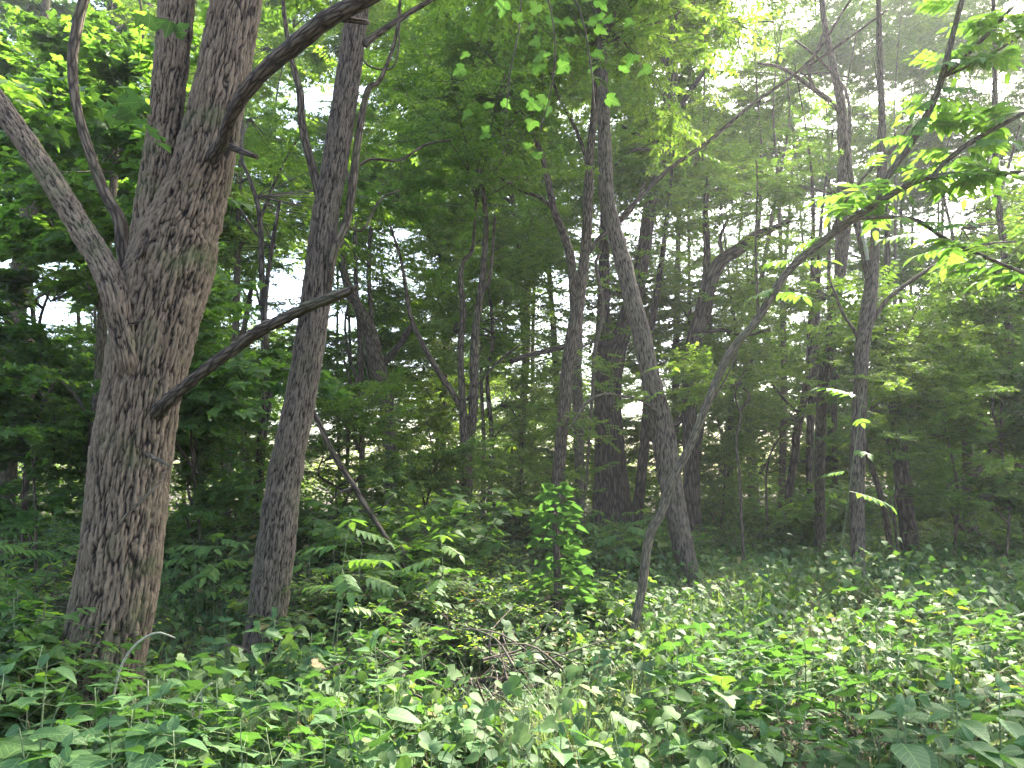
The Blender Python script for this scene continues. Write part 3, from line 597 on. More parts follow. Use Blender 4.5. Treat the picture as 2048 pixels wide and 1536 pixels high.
# left half
tree('straight_tree', 'slim straight trunk seen just right of the thick forked trunk', 13.5, [(402, 1030, 17), (400, 1000, 16), (395, 900, 15), (386, 790, 14), (378, 690, 12), (370, 560, 10)], [[(392, 905, 5), (370, 880, 5), (355, 870, 4)]], M_BARKP, None, 10, 50, None, (2, .5), (MAP, 3, 4.5, 8, 1.6, 1.), 18)
tree('straight_tree', 'sunlit tan trunk standing midway between the two big left-hand trunks', 13.0, [(453, 1010, 20), (456, 950, 19), (462, 880, 19), (466, 800, 18), (470, 700, 15), (474, 560, 13), (478, 400, 10), (484, 260, 8)], [[(472, 700, 5), (490, 640, 4), (505, 600, 3)]], M_BARKG, None, 12, 60, None, (2, .5), (FINE, 4, 4.8, 9, 1.6, 1.), 19)
tree('slender_tree', 'dark slender tree with a clinging second stem, left of the leaning second trunk', 11.5, [(513, 1030, 20), (516, 980, 19), (523, 880, 19), (528, 800, 17), (530, 700, 14), (524, 560, 12), (519, 430, 11), (500, 360, 8), (480, 300, 6)],
     [dict(p=[(532, 850, 9, -.2), (541, 790, 12, -.2), (535, 740, 10, -.2), (527, 680, 10, -.2), (535, 560, 9), (548, 470, 8), (560, 400, 6)], sides=9, name='stem'), [(526, 640, 4), (500, 560, 4), (440, 640, 3)], [(519, 440, 6), (560, 340, 5), (600, 270, 4)], [(522, 480, 5), (480, 420, 5), (420, 340, 3)]], M_BARKD, None, 12, 70, None, (1.5, .4), (FINE, 4, 6, 9, 1.7, .9), 20)
tree('grey_tree', 'smooth grey trunk half hidden behind the left side of the thick forked trunk', 8.5, [(180, 1010, 22), (186, 900, 21), (195, 800, 20), (203, 680, 19), (207, 560, 18), (215, 470, 17), (228, 360, 14), (236, 250, 11)], [[(188, 860, 6), (150, 790, 6), (90, 740, 5), (20, 715, 4)], [(205, 640, 5), (170, 560, 4), (110, 470, 3)]], M_BARKG, None, 12, 60, None, (1.5, .5), (MAP, 6, 2.6, 7.0, 1.6, .85), 21)
tree('stout_tree', 'stout reddish trunk veiled by leaves at the far left edge', 11.0, [(12, 1060, 38), (14, 960, 36), (16, 850, 34), (24, 720, 36), (34, 600, 36), (50, 480, 34), (62, 380, 30), (75, 250, 24)], [[(20, 800, 8), (-20, 760, 7), (-80, 690, 5)]], M_BARKG, None, 16, 60, None, (2, .6), (MAP, 5, 2.8, 8.0, 1.9, .9), 22)
tree('thin_tree', 'thin dark trunk low down between the left edge and the thick forked trunk', 9.5, [(44, 1190, 14), (46, 1120, 13), (50, 1000, 12), (56, 900, 10), (66, 780, 8), (80, 640, 6)], [], M_BARKD, None, 9, 40, None, (1, .4), (MAP, 4, 2.2, 4.6, 1.2, .8), 23)
tree('crooked_tree', 'crooked dark trunk with a short broken side limb, right of the leaning second trunk', 14.0,
     [(780, 930, 26), (777, 860, 27), (771, 800, 30), (762, 760, 34), (750, 715, 34), (736, 655, 28), (712, 605, 20), (692, 560, 16), (680, 500, 13), (684, 430, 10)],
     [dict(p=[(762, 735, 16), (785, 706, 14), (803, 685, 13), (812, 668, 14), (826, 650, 11)], m=M_DEAD, name='broken_limb'), [(745, 800, 5), (735, 740, 5), (722, 690, 4)], [(778, 830, 6), (805, 828, 5), (832, 818, 4)], [(744, 640, 10), (738, 560, 9), (742, 460, 8), (760, 380, 6)]], M_BARKP, None, 16, 90, None, (1.5, .5), (FINE, 4, 6, 9.5, 1.8, .95), 24)
tree('slim_tree', 'slim straight trunk rising just left of the crooked broken-limbed trunk', 15.5, [(722, 980, 13), (724, 900, 12), (722, 800, 12), (721, 700, 11), (712, 560, 9), (708, 440, 8)], [[(722, 780, 6), (700, 720, 6), (690, 650, 5), (700, 590, 4)], [(724, 850, 5), (708, 790, 5), (688, 720, 4)]], M_BARKP, None, 10, 50, None, (2, .5), (FINE, 4, 6, 10, 1.8, 1.), 25)
t26 = tree('twin_stem_tree', 'twin-stemmed mossy tree in the centre with a bough arching off to the left', 11.5,
     [(929, 1070, 28), (931, 1010, 26), (933, 950, 25), (931, 880, 23), (926, 820, 15), (923, 760, 13), (921, 700, 13), (926, 620, 12), (921, 560, 11), (928, 520, 9), (945, 495, 7)],
     [dict(p=[(936, 900, 16), (944, 850, 18), (948, 780, 19), (949, 700, 18), (953, 640, 15), (962, 580, 14), (968, 520, 12), (972, 440, 10), (960, 340, 8)], name='stem', sides=12, n=50),
      [(924, 822, 10), (905, 785, 12), (880, 750, 12), (858, 712, 11), (836, 670, 10), (820, 630, 9), (812, 580, 8), (802, 520, 6), (780, 450, 5)],
      [(962, 590, 9), (978, 560, 8), (985, 500, 6), (990, 430, 5)], [(933, 800, 6), (960, 765, 5), (1000, 720, 5), (1040, 690, 3)]], M_BARKP, None, 16, 100, None, (1, .4), [(FINE, 7, 5.6, 9.5, 1.8, .95)], 26)
tree('thin_tree', 'thin wavy dark trunk immediately right of the mossy twin-stemmed tree', 14.5, [(979, 1010, 10), (981, 960, 10), (984, 900, 10), (983, 860, 9), (977, 800, 9), (974, 740, 8), (985, 690, 8), (983, 620, 7), (972, 540, 5)], [[(984, 880, 4), (1010, 850, 3), (1040, 830, 3)]], M_BARKD, None, 9, 60, None, (1, .4), (FINE, 4, 4.5, 8, 1.6, .95), 27)
tree('thin_tree', 'thin pale trunk behind, between the mossy twin stems and the wavy dark trunk', 17, [(966, 1005, 9), (967, 940, 9), (968, 880, 8), (964, 800, 7), (962, 700, 6)], [], M_BARKG, None, 8, 40, None, (2, .5), (FINE, 3, 4.5, 8, 1.6, 1.), 28)
tree('sapling', 'hair-thin wavy sapling rising alone left of the straight grey trunk', 10.6, [(1488, 1150, 6), (1486, 1100, 6), (1481, 1000, 6), (1478, 940, 5), (1472, 880, 5), (1482, 830, 4), (1470, 790, 3), (1490, 740, 3)], [], M_BARKP, None, 6, 50, None, None, [(MID, 3, 2.7, 3.5, .9, .5)], 29)
tree('thin_tree', 'dark narrow trunk in the gap right of the bent dark tree, the nearer of two', 19, [(1463, 1020, 13), (1461, 960, 12), (1459, 900, 11), (1464, 793, 10), (1470, 680, 9)], [], M_BARKD, None, 9, 40, None, (2, .5), (FINE, 4, 5, 11, 2., 1.15), 30)
tree('thin_tree', 'fainter narrow trunk in the gap right of the bent dark tree, the farther of two', 22, [(1502, 1015, 10), (1499, 960, 9), (1494, 868, 9), (1490, 760, 8), (1500, 640, 7)], [], M_BARKP, None, 9, 40, None, (2, .5), (FINE, 4, 5, 12, 2., 1.2), 31)

for k, (px, Y, h, ms, lb) in enumerate([(395, 9.2, 2.6, MAP, 'broad-leaf sapling filling the gap between the two big trunks, nearer one'), (465, 11.5, 3.2, MID, 'bushy sapling filling the gap between the two big trunks, farther one'), (70, 8.2, 2.7, MAP, 'broad-leaf sapling beyond the left edge plants'),
      (-30, 10.0, 3.4, MAP, 'tall broad-leaf sapling cut by the left edge of the picture'), (690, 10.5, 2.7, MID, 'bushy sapling behind the leaning second trunk and the fallen pole'), (860, 11.0, 2.5, MID, 'bushy sapling left of the mossy twin stems'),
      (1030, 12.5, 2.8, FINE, 'feathery sapling between the mossy twin stems and the pale forked tree'), (1800, 10.8, 3.3, MID, 'nearest bushy sapling right of the straight grey trunk'), (1905, 11.5, 3.6, MID, 'bushy sapling in front of the hooked dead limb, mid right'),
      (2010, 11.0, 3.2, MAP, 'broad-leaf sapling at the right edge by the slender leaning trunk'), (1540, 14.5, 3.0, FINE, 'feathery sapling in front of the bowed trunk'), (1440, 16.5, 3.0, MID, 'bushy sapling right of the bent dark tree')]):
    r = np.random.default_rng(3000 + k); b = (px - 1024) / F * Y; fy = 768 + F * math.tan(PITCH + math.atan((EYE - float(ground_z(b, Y)) - .3) / Y)); ty = 768 - F * math.tan(math.atan((h - EYE) / Y) - PITCH)
    tree('sapling', lb, Y, [(px, fy, 6), (px + r.normal() * 8, fy * .66 + ty * .34, 5), (px + r.normal() * 16, fy * .33 + ty * .67, 4), (px + r.normal() * 24, ty, 2.5)], [], M_BARKP, None, 6, 30, None, None, (ms, 4, 1.2, h + .3, .65, .52), 3000 + k)

# the rest of the wood: slim trunks farther back
def ordinal(k, n):
    W = ['leftmost', 'second', 'third', 'fourth', 'fifth', 'sixth', 'seventh', 'eighth', 'ninth', 'tenth', 'eleventh', 'twelfth', 'thirteenth', 'fourteenth']
    return 'rightmost' if k == n - 1 and n > 1 else W[k]
SECT = [(-150, 260, 'beyond the left side of the thick forked trunk'), (340, 520, 'in the gap between the two big left-hand trunks'), (640, 910, 'between the leaning second trunk and the mossy twin stems'),
        (990, 1130, 'between the mossy twin stems and the slender forked tree'), (1250, 1460, 'behind the massive dark twin trunk and its neighbours'), (1500, 1700, 'behind the bowed trunk, left of the straight grey trunk'), (1745, 2200, 'on the right, beyond the straight grey trunk'), (-1100, -200, 'outside the left edge'), (2300, 2900, 'outside the right edge')]
FARN = [5, 5, 7, 5, 5, 7, 12, 9, 3]
sd = 60
for (x0, x1, where), cnt in zip(SECT, FARN):
    xs = np.sort(rng.uniform(x0, x1, cnt))
    for k, x in enumerate(xs):
        Y = rng.uniform(18, 38); w = rng.uniform(.12, .26) * F / Y; lean = rng.normal() * 30; bend = rng.normal() * 14
        fy = 985 + rng.uniform(-15, 15)
        path = [(x, fy, w), (x + lean * .2 + bend * .5, fy - 110, w * .92), (x + lean * .5 + bend, fy - 260, w * .82), (x + lean * .8 + bend * .3, fy - 430, w * .66), (x + lean * 1.1 - bend, fy - 640, w * .46)]
        sd += 1; kinds = FINE if rng.random() < .7 else MID
        if x < 300 and k % 2: kinds = MAP
        zt = 5 + (Y - 18) * .25
        tree('young_tree', f'{ordinal(k, cnt)} of the slim far trunks {where}', Y, path, [], [M_BARKP, M_BARKG, M_BARKG][int(rng.integers(3))], 'slim trunks far back in the wood', 8, 24, None, (2.5, .5),
             [(kinds, 5, 1.8, 6.5, 2.4, 1.0), (kinds, 11, 5, 3.5 + Y * .76, 3.0, 1.3)], sd)

# ------------------------------------------------------------------ shrubs and bushy saplings
def shrub(label, px, Y, scale, mesh, group, name='shrub'):
    x = (px - 1024) / F * Y; z = float(ground_z(x, Y))
    o = link(name, mesh, None, (x, Y, z - .04)); o.scale = (scale * 1.1, scale * 1.1, scale); o.rotation_euler = (0, 0, rng.uniform(0, 6.28))
    return tag(o, label, 'shrub', group)
SHS = [(610, 1000, 'in the bright mound right of the leaning second trunk', 9, (6.1, 7.6), (.75, 1.0)), (840, 1090, 'heaped over the brush pile in the middle', 7, (5.6, 7.2), (.62, .85)), (-60, 120, 'nearest the left edge', 5, (4.3, 5.4), (.65, .85)), (1130, 1250, 'by the thin crooked tree foot', 3, (6.4, 7.4), (.5, .7)), (-60, 140, 'left of the thick forked trunk', 7, (6.5, 13), (.9, 1.4)), (330, 520, 'between the two big left-hand trunks', 9, (7.5, 14), (.9, 1.35)), (600, 900, 'right of the leaning second trunk', 14, (7.6, 15), (.8, 1.4)),
       (900, 1110, 'round the foot of the mossy twin stems', 9, (8.8, 16), (.8, 1.3)), (1120, 1360, 'in front of the massive dark twin trunk', 10, (10.8, 15.5), (.7, 1.1)),
       (1390, 1690, 'between the bent dark tree and the straight grey trunk', 12, (13, 24), (.8, 1.3)), (1740, 2100, 'on the right beyond the straight grey trunk', 12, (12.5, 24), (.8, 1.4))]
for x0, x1, where, cnt, (y0, y1), (s0, s1) in SHS:
    xs = np.sort(rng.uniform(x0, x1, cnt))
    for k, x in enumerate(xs):
        shrub(f'{ordinal(k, cnt)} of the leafy shrubs {where}', x, rng.uniform(y0, y1), rng.uniform(s0, s1), SHR[int(rng.integers(4))], 'leafy shrubs under the trees')
xs = np.sort(rng.uniform(-100, 2150, 44))
def thicket(name, n, seed):
    r = np.random.default_rng(seed); mb = MB()
    Y = r.uniform(17, 44, n); x = r.uniform(-1.2, 1.1, n) * Y
    P, D = [], []
    per = 210
    c = np.stack([x, Y, ground_z(x, Y)], 1)
    rad = r.uniform(.7, 1.6, n); hh = r.uniform(1.2, 3.0, n) + np.clip(Y - 26, 0, 20) * r.uniform(.05, .28, n)
    off = unit(n * per, r).reshape(n, per, 3) * (r.random((n, per, 1)) ** .5)
    P = c[:, None] + off * np.stack([rad, rad, hh * .5], 1)[:, None] + np.array([0, 0, .5]) * hh[:, None, None]
    P = P.reshape(-1, 3); az = r.uniform(0, 6.283, len(P)); D = np.stack([np.cos(az), np.sin(az), r.uniform(-.6, .2, len(P))], 1)
    up = np.array([0, 0, 1.]) + r.normal(size=P.shape) * .4
    scatter(mb, diamond(.6), P, rot_frames(D, up), r.uniform(.10, .19, len(P)), np.clip(np.repeat(r.random(n), per) * .6 + r.random(len(P)) * .4, 0, 1))
    return mb.mesh(name, [M_FOL])
o = link('thicket', thicket('thicket', 580, 5), kind='stuff'); o['label'] = 'dense low thicket closing the view between the far trunks'

# ------------------------------------------------------------------ compound leaves of the crooked tree and near sprays
def pinnate(name, seed, L_=.42, pairs=5, lf=.13, mat=M_PIN, droop=.16):
    r = np.random.default_rng(seed); mb = MB()
    t = np.linspace(0, 1, 8); C = np.stack([np.zeros(8), L_ * t, -droop * L_ * t ** 2], 1)
    sv, sq = sticks(C[:-1], C[1:], .0028, .0022); mb.add(sv, sq, m=1)
    P, D, U = [], [], []
    for k in range(pairs):
        tt = .28 + .68 * k / pairs
        p = np.array([0, L_ * tt, -droop * L_ * tt ** 2])
        for s in (-1, 1):
            P.append(p); D.append([s, .55 + r.normal() * .1, -.28 + r.normal() * .08]); U.append([0, .1, 1.])
    P.append(C[-1]); D.append([0, 1, -.6]); U.append([0, 0, 1.])
    P, D, U = map(np.array, (P, D, U)); D = D / np.linalg.norm(D, axis=1)[:, None]
    scatter(mb, leaf_template([(0, 0), (.13, .05), (.21, .20), (.22, .42), (.16, .66), (.06, .88), (0, 1)], 1, .14, .2), P, rot_frames(D, U), r.uniform(.85, 1.15, len(P)) * lf, r.uniform(.2, 1, len(P)))
    return mb.mesh(name, [mat, M_STEM])
PIN = [pinnate('compound_leaf', 500 + k, [.34, .40, .36][k], [4, 5, 4][k], [.12, .125, .14][k]) for k in range(3)]
def leaf_obj(parent, me, P, d, roll, s, name='leaf'):
    o = link(name, me, parent, P); o.scale = (s, s, s)
    az = math.atan2(d[0], d[1]); el = math.atan2(d[2], math.hypot(d[0], d[1]))
    o.rotation_mode = 'ZXY'; o.rotation_euler = (el, roll, -az)
    return o
r = np.random.default_rng(31)
for (pts, cnt) in [([(1700, 440), (1830, 366), (1960, 346), (2060, 345)], 26), ([(1780, 434), (1884, 474), (1999, 526), (2060, 550)], 20), ([(1895, 320), (1949, 280), (2048, 225)], 18), ([(1824, 285), (1884, 155), (1924, 0)], 24),
                   ([(1915, 128), (1959, 85), (2029, 10)], 16), ([(1930, 135), (1980, 110), (2060, 60)], 12), ([(1690, 405), (1745, 335)], 8), ([(1660, 470), (1600, 520), (1540, 600)], 5)]:
    S, _ = spline(np.array([at(a, b, 6.2) for a, b in pts]), 60)
    for k in range(cnt):
        p = S[int(r.integers(60))]; az = r.uniform(0, 6.283); d = (math.sin(az), math.cos(az) * .7, r.uniform(-.25, .35))
        leaf_obj(t3['o'], PIN[int(r.integers(3))], p - t3['o0'], d, r.normal() * .25, r.uniform(.8, 1.15))
# crowns reaching over the crooked tree, out of frame above
# maple leaves hanging into view from the limb of the forked tree, and on its trunk
MAPLEAF = []
for k in range(3):
    mb = MB(); tp = leaf_template(LOBED, 2, [.10, .04, .16][k], [.18, .30, .1][k], .012)
    mb.add(tp[0], tp[1], None, .5, tp[3]); st = np.array([[0, -.55, .12], [0, -.25, .04]]); sv, sq = sticks(st, np.array([[0, -.25, .04], [0, 0, 0]]), .008, .007); mb.add(sv, sq, m=1)
    MAPLEAF.append(mb.mesh('lobed_leaf', [M_NEAR, M_STEM]))
def spray(t, pts, Y, cnt, meshes, s0, s1, seed, spread=.12, w=4):
    r = np.random.default_rng(seed)
    rows = pxtube([(a, b, w * (1 - .6 * k / len(pts)), dy) for k, (a, b, dy) in enumerate(pts)], Y)
    part_tube('twig', rows, M_TWIG, t['o'], t['o0'], 24, 6, seed)
    S, _ = spline(np.array(rows)[:, :3], 50)
    for k in range(cnt):
        p = S[int(6 + r.random() * 43)] + r.normal(size=3) * spread * np.array([1, 1, .6]); az = r.uniform(0, 6.283)
        leaf_obj(t['o'], meshes[int(r.integers(len(meshes)))], p - t['o0'], (math.sin(az), math.cos(az), r.uniform(-.7, .1)), r.normal() * .3, r.uniform(s0, s1))
spray(t1, [(1040, -95, -1.4), (1090, -20, -1.3), (1110, 90, -1.2), (1100, 190, -1.1), (1080, 260, -1.1)], 5.0, 26, MAPLEAF, .055, .09, 61, .2)
spray(t1, [(1060, -95, -1.4), (1150, 0, -1.3), (1180, 120, -1.2), (1190, 230, -1.2)], 5.0, 18, MAPLEAF, .05, .085, 62, .18)
spray(t1, [(1040, -95, -1.4), (1040, 40, -1.3), (1020, 150, -1.3), (1010, 260, -1.2)], 5.0, 14, MAPLEAF, .05, .08, 63, .18)
spray(t1, [(335, 300, -.3), (300, 240, -.5), (265, 215, -.6), (225, 235, -.7)], 5.0, 16, MAPLEAF, .08, .13, 64, .07, 3)
spray(t1, [(350, 40, -.3), (310, 35, -.5), (280, 60, -.6)], 5.0, 8, MAPLEAF, .08, .12, 65, .06, 3)

# ------------------------------------------------------------------ undergrowth that nobody could count
def in_view(n, y0, y1, r, margin=1.15, power=1.):
    n = int(n * margin / .78)
    Y = (y0 ** 2 + (y1 ** 2 - y0 ** 2) * r.random(n) ** power) ** .5
    return r.uniform(-margin, margin, n) * Y + r.normal(size=n) * .15, Y
def keep_clear(x, y, spots):
    k = np.ones(len(x), bool)
    for a, b, rad in spots: k &= (x - a) ** 2 + (y - b) ** 2 > rad * rad
    return k
FEET = [(t['o0'][0], t['o0'][1], .06 + t['rows'][0][3] * 1.0) for t in TREES]
def cover(mb, tpl, n, y0, y1, hgt, size, seed, per=7, mat=0, lean=.35, patch=None, spread=.16):
    r = np.random.default_rng(seed); x, y = in_view(n, y0, y1, r); n = len(x)
    dens = fbm(np.stack([x * .9, y * .9, np.full(n, seed * 1.)], 1), seed, 2)
    k = keep_clear(x, y, FEET) & (r.random(n) < np.clip(.75 + dens * 1.3, .05, 1))
    if patch is not None: k &= patch(x, y, r)
    x, y = x[k], y[k]; n = len(x)
    hm = np.clip(1 + 1.1 * fbm(np.stack([x * .6, y * .6, np.zeros(n)], 1), 77, 2), .4, 1.7)
    h = r.uniform(*hgt, n) * hm; z = ground_z(x, y)
    A = np.stack([x, y, z - .02], 1); B = A + np.stack([r.normal(size=n) * .18 * h, r.normal(size=n) * .18 * h, h], 1)
    sv, sq = sticks(A, B, .0035, .0018); mb.add(sv, sq, rnd=np.repeat(r.random(n), 6), m=mat + 1)
    t = np.linspace(.35, 1., per)[None, :, None] + r.normal(size=(n, per, 1)) * .04
    az = r.uniform(0, 6.283, (n, 1)) + np.arange(per)[None] * 2.4 + r.normal(size=(n, per)) * .3
    out = np.stack([np.cos(az), np.sin(az), np.zeros_like(az)], 2); pl = r.uniform(.15, 1, (n, per, 1)) * spread * (1.25 - t)
    P = A[:, None] + (B - A)[:, None] * t; P2 = P + out * pl + np.array([0, 0, .35]) * pl
    sv, sq = sticks(P.reshape(-1, 3), P2.reshape(-1, 3), .0013, .001); mb.add(sv, sq, m=mat + 1)
    d = out + np.array([0, 0, -1.]) * r.uniform(.0, .8, (n, per, 1)); up = np.array([0, 0, 1.]) + r.normal(size=(n, per, 3)) * lean + np.array([0, -.25, 0])
    S = r.uniform(*size, (n, per)) * (1.1 - .35 * t[:, :, 0])
    rnd = np.clip(r.random((n, 1)) * .55 + r.random((n, per)) * .45, 0, 1)
    scatter(mb, tpl, P2.reshape(-1, 3), rot_frames(d.reshape(-1, 3), up.reshape(-1, 3)), S.reshape(-1), rnd.reshape(-1), mat)
LT_OV = leaf_template([(0, 0), (.26, .10), (.34, .35), (.20, .72), (0, 1)], 1, .14, .28)
LT_HE = leaf_template([(0, 0), (.36, -.06), (.44, .18), (.30, .58), (0, 1)], 1, .12, .28)
LT_LO = leaf_template(LOBEDS, 1, .12, .25)
LT_LA = leaf_template([(0, 0), (.14, .2), (.15, .5), (0, 1)], 1, .12, .3)
HOLLOW = [(gp(1130, 4.4), 4.4, .55), (gp(1240, 5.0), 5.0, .4), (gp(960, 5.0), 5.0, .5), (gp(1660, 4.2), 4.2, .45), (gp(1330, 4.0), 4.0, .3)]
def hollow(x, y, r):
    k = np.ones(len(x), bool)
    for a, b, q in HOLLOW: k &= ((x - a) ** 2 + (y - b) ** 2 > q * q) | (r.random(len(x)) < .22)
    return k
und = MB()
cover(und, LT_OV, 1650, 2.0, 6.5, (.18, .50), (.06, .12), 21, 8, patch=hollow)
cover(und, LT_HE, 1600, 2.0, 8.0, (.15, .5), (.05, .10), 22, 7, patch=hollow)
cover(und, LT_LO, 800, 2.5, 8.5, (.25, .6), (.08, .135), 23, 6, patch=hollow)
cover(und, LT_LA, 900, 2.5, 7.5, (.2, .5), (.05, .10), 24, 9)
o = link('undergrowth', und.mesh('undergrowth', [M_UND, M_STEM]), kind='stuff'); o['label'] = 'knee-high leafy undergrowth covering the near forest floor'
und = MB()
cover(und, LT_HE, 5200, 7.0, 19, (.25, .6), (.08, .13), 25, 7)
cover(und, diamond(.62), 6500, 6.0, 24, (.2, .7), (.06, .12), 26, 9)
cover(und, LT_LO, 2200, 7.5, 20, (.3, .7), (.09, .15), 27, 6)
o = link('ground_cover', und.mesh('ground_cover', [M_UND, M_STEM]), kind='stuff'); o['label'] = 'leafy ground cover spreading back between the trees'

def grass(name, spots, seed):
    r = np.random.default_rng(seed); P, D, L_, W = [], [], [], []
    for (x, y, rad, n, ln) in spots:
        a = r.uniform(0, 6.283, n); q = rad * r.random(n) ** .7
        px, py = x + np.cos(a) * q, y + np.sin(a) * q; P.append(np.stack([px, py, ground_z(px, py)], 1))
        b = a + r.normal(size=n) * .7; D.append(np.stack([np.cos(b), np.sin(b), np.zeros(n)], 1)); L_.append(ln * r.uniform(.5, 1.15, n))
    P = np.concatenate(P); D = np.concatenate(D); L_ = np.concatenate(L_); n = len(P)
    arch = r.uniform(.25, .8, n); seg = 5; side = np.stack([-D[:, 1], D[:, 0], np.zeros(n)], 1); w = r.uniform(.0022, .0045, n)
    V = []
    for k in range(seg + 1):
        t = k / seg; c = P + D * (arch * L_ * t ** 1.7)[:, None] + np.array([0, 0, 1.]) * (L_ * (t - arch * .55 * t ** 2.6))[:, None]
        ww = (w * (1 - t ** 1.5) + .0004)[:, None]; V += [c - side * ww, c + side * ww]
    V = np.stack(V, 1); q = np.array([(2 * k, 2 * k + 1, 2 * k + 3, 2 * k + 2) for k in range(seg)])
    Q = (q[None] + (np.arange(n) * 2 * (seg + 1))[:, None, None]).reshape(-1, 4)
    return MB().add(V.reshape(-1, 3), Q, rnd=np.repeat(r.random(n), 2 * (seg + 1))).mesh(name, [M_GRASS])
gs = [(gp(1130, 4.2), 4.2, .22, 320, .6), (gp(1070, 4.4), 4.4, .2, 160, .5), (gp(1165, 4.0), 4.0, .2, 170, .5), (gp(1250, 5.2), 5.2, .4, 260, .5), (gp(1190, 5.0), 5.0, .3, 200, .45), (gp(1330, 4.0), 4.0, .25, 220, .45), (gp(1700, 3.9), 3.9, .25, 180, .45),
      (gp(1340, 6.6), 6.6, .5, 260, .6), (gp(1480, 7.8), 7.8, .7, 300, .65), (gp(1530, 8.6), 8.6, .6, 260, .75), (gp(1290, 7.2), 7.2, .5, 200, .6), (gp(1640, 8.4), 8.4, .6, 160, .6), (gp(950, 5.2), 5.2, .4, 160, .45), (gp(700, 6.0), 6.0, .5, 140, .5), (gp(1800, 5), 5, .6, 160, .45), (gp(560, 3.4), 3.4, .4, 80, .4)]
o = link('grass', grass('grass', gs, 41), kind='stuff'); o['label'] = 'arching grass blades growing in tufts through the undergrowth'
# litter on the soil
r = np.random.default_rng(51); x, y = in_view(5200, 1.2, 12, r, 1.2); P = np.stack([x, y, ground_z(x, y) + r.uniform(.003, .03, len(x))], 1)
az = r.uniform(0, 6.283, len(x)); D = np.stack([np.cos(az), np.sin(az), r.normal(size=len(x)) * .15], 1); mb = MB()
scatter(mb, diamond(.6, .3, .2), P, rot_frames(D, np.array([0, 0, 1.]) + r.normal(size=P.shape) * .3), r.uniform(.04, .10, len(x)), r.random(len(x)))
x, y = in_view(900, 1.6, 9, r); A = np.stack([x, y, ground_z(x, y) + r.uniform(.0, .16, len(x))], 1); az = r.uniform(0, 6.283, len(x))
B = A + np.stack([np.cos(az), np.sin(az), r.normal(size=len(x)) * .35], 1) * r.uniform(.12, .6, len(x))[:, None]
sv, sq = sticks(A, B, .003, .0015); mb.add(sv, sq, m=1)
x, y = in_view(900, 2.6, 9, r); A = np.stack([x, y, ground_z(x, y)], 1); B = A + np.stack([r.normal(size=len(x)) * .12, r.normal(size=len(x)) * .12, r.uniform(.2, .65, len(x))], 1)
sv, sq = sticks(A, B, .0022, .001); mb.add(sv, sq, m=2)
o = link('leaf_litter', mb.mesh('leaf_litter', [M_LITTER, M_TWIG, M_STRAW]), kind='stuff'); o['label'] = 'dead leaves and twigs littering the soil'

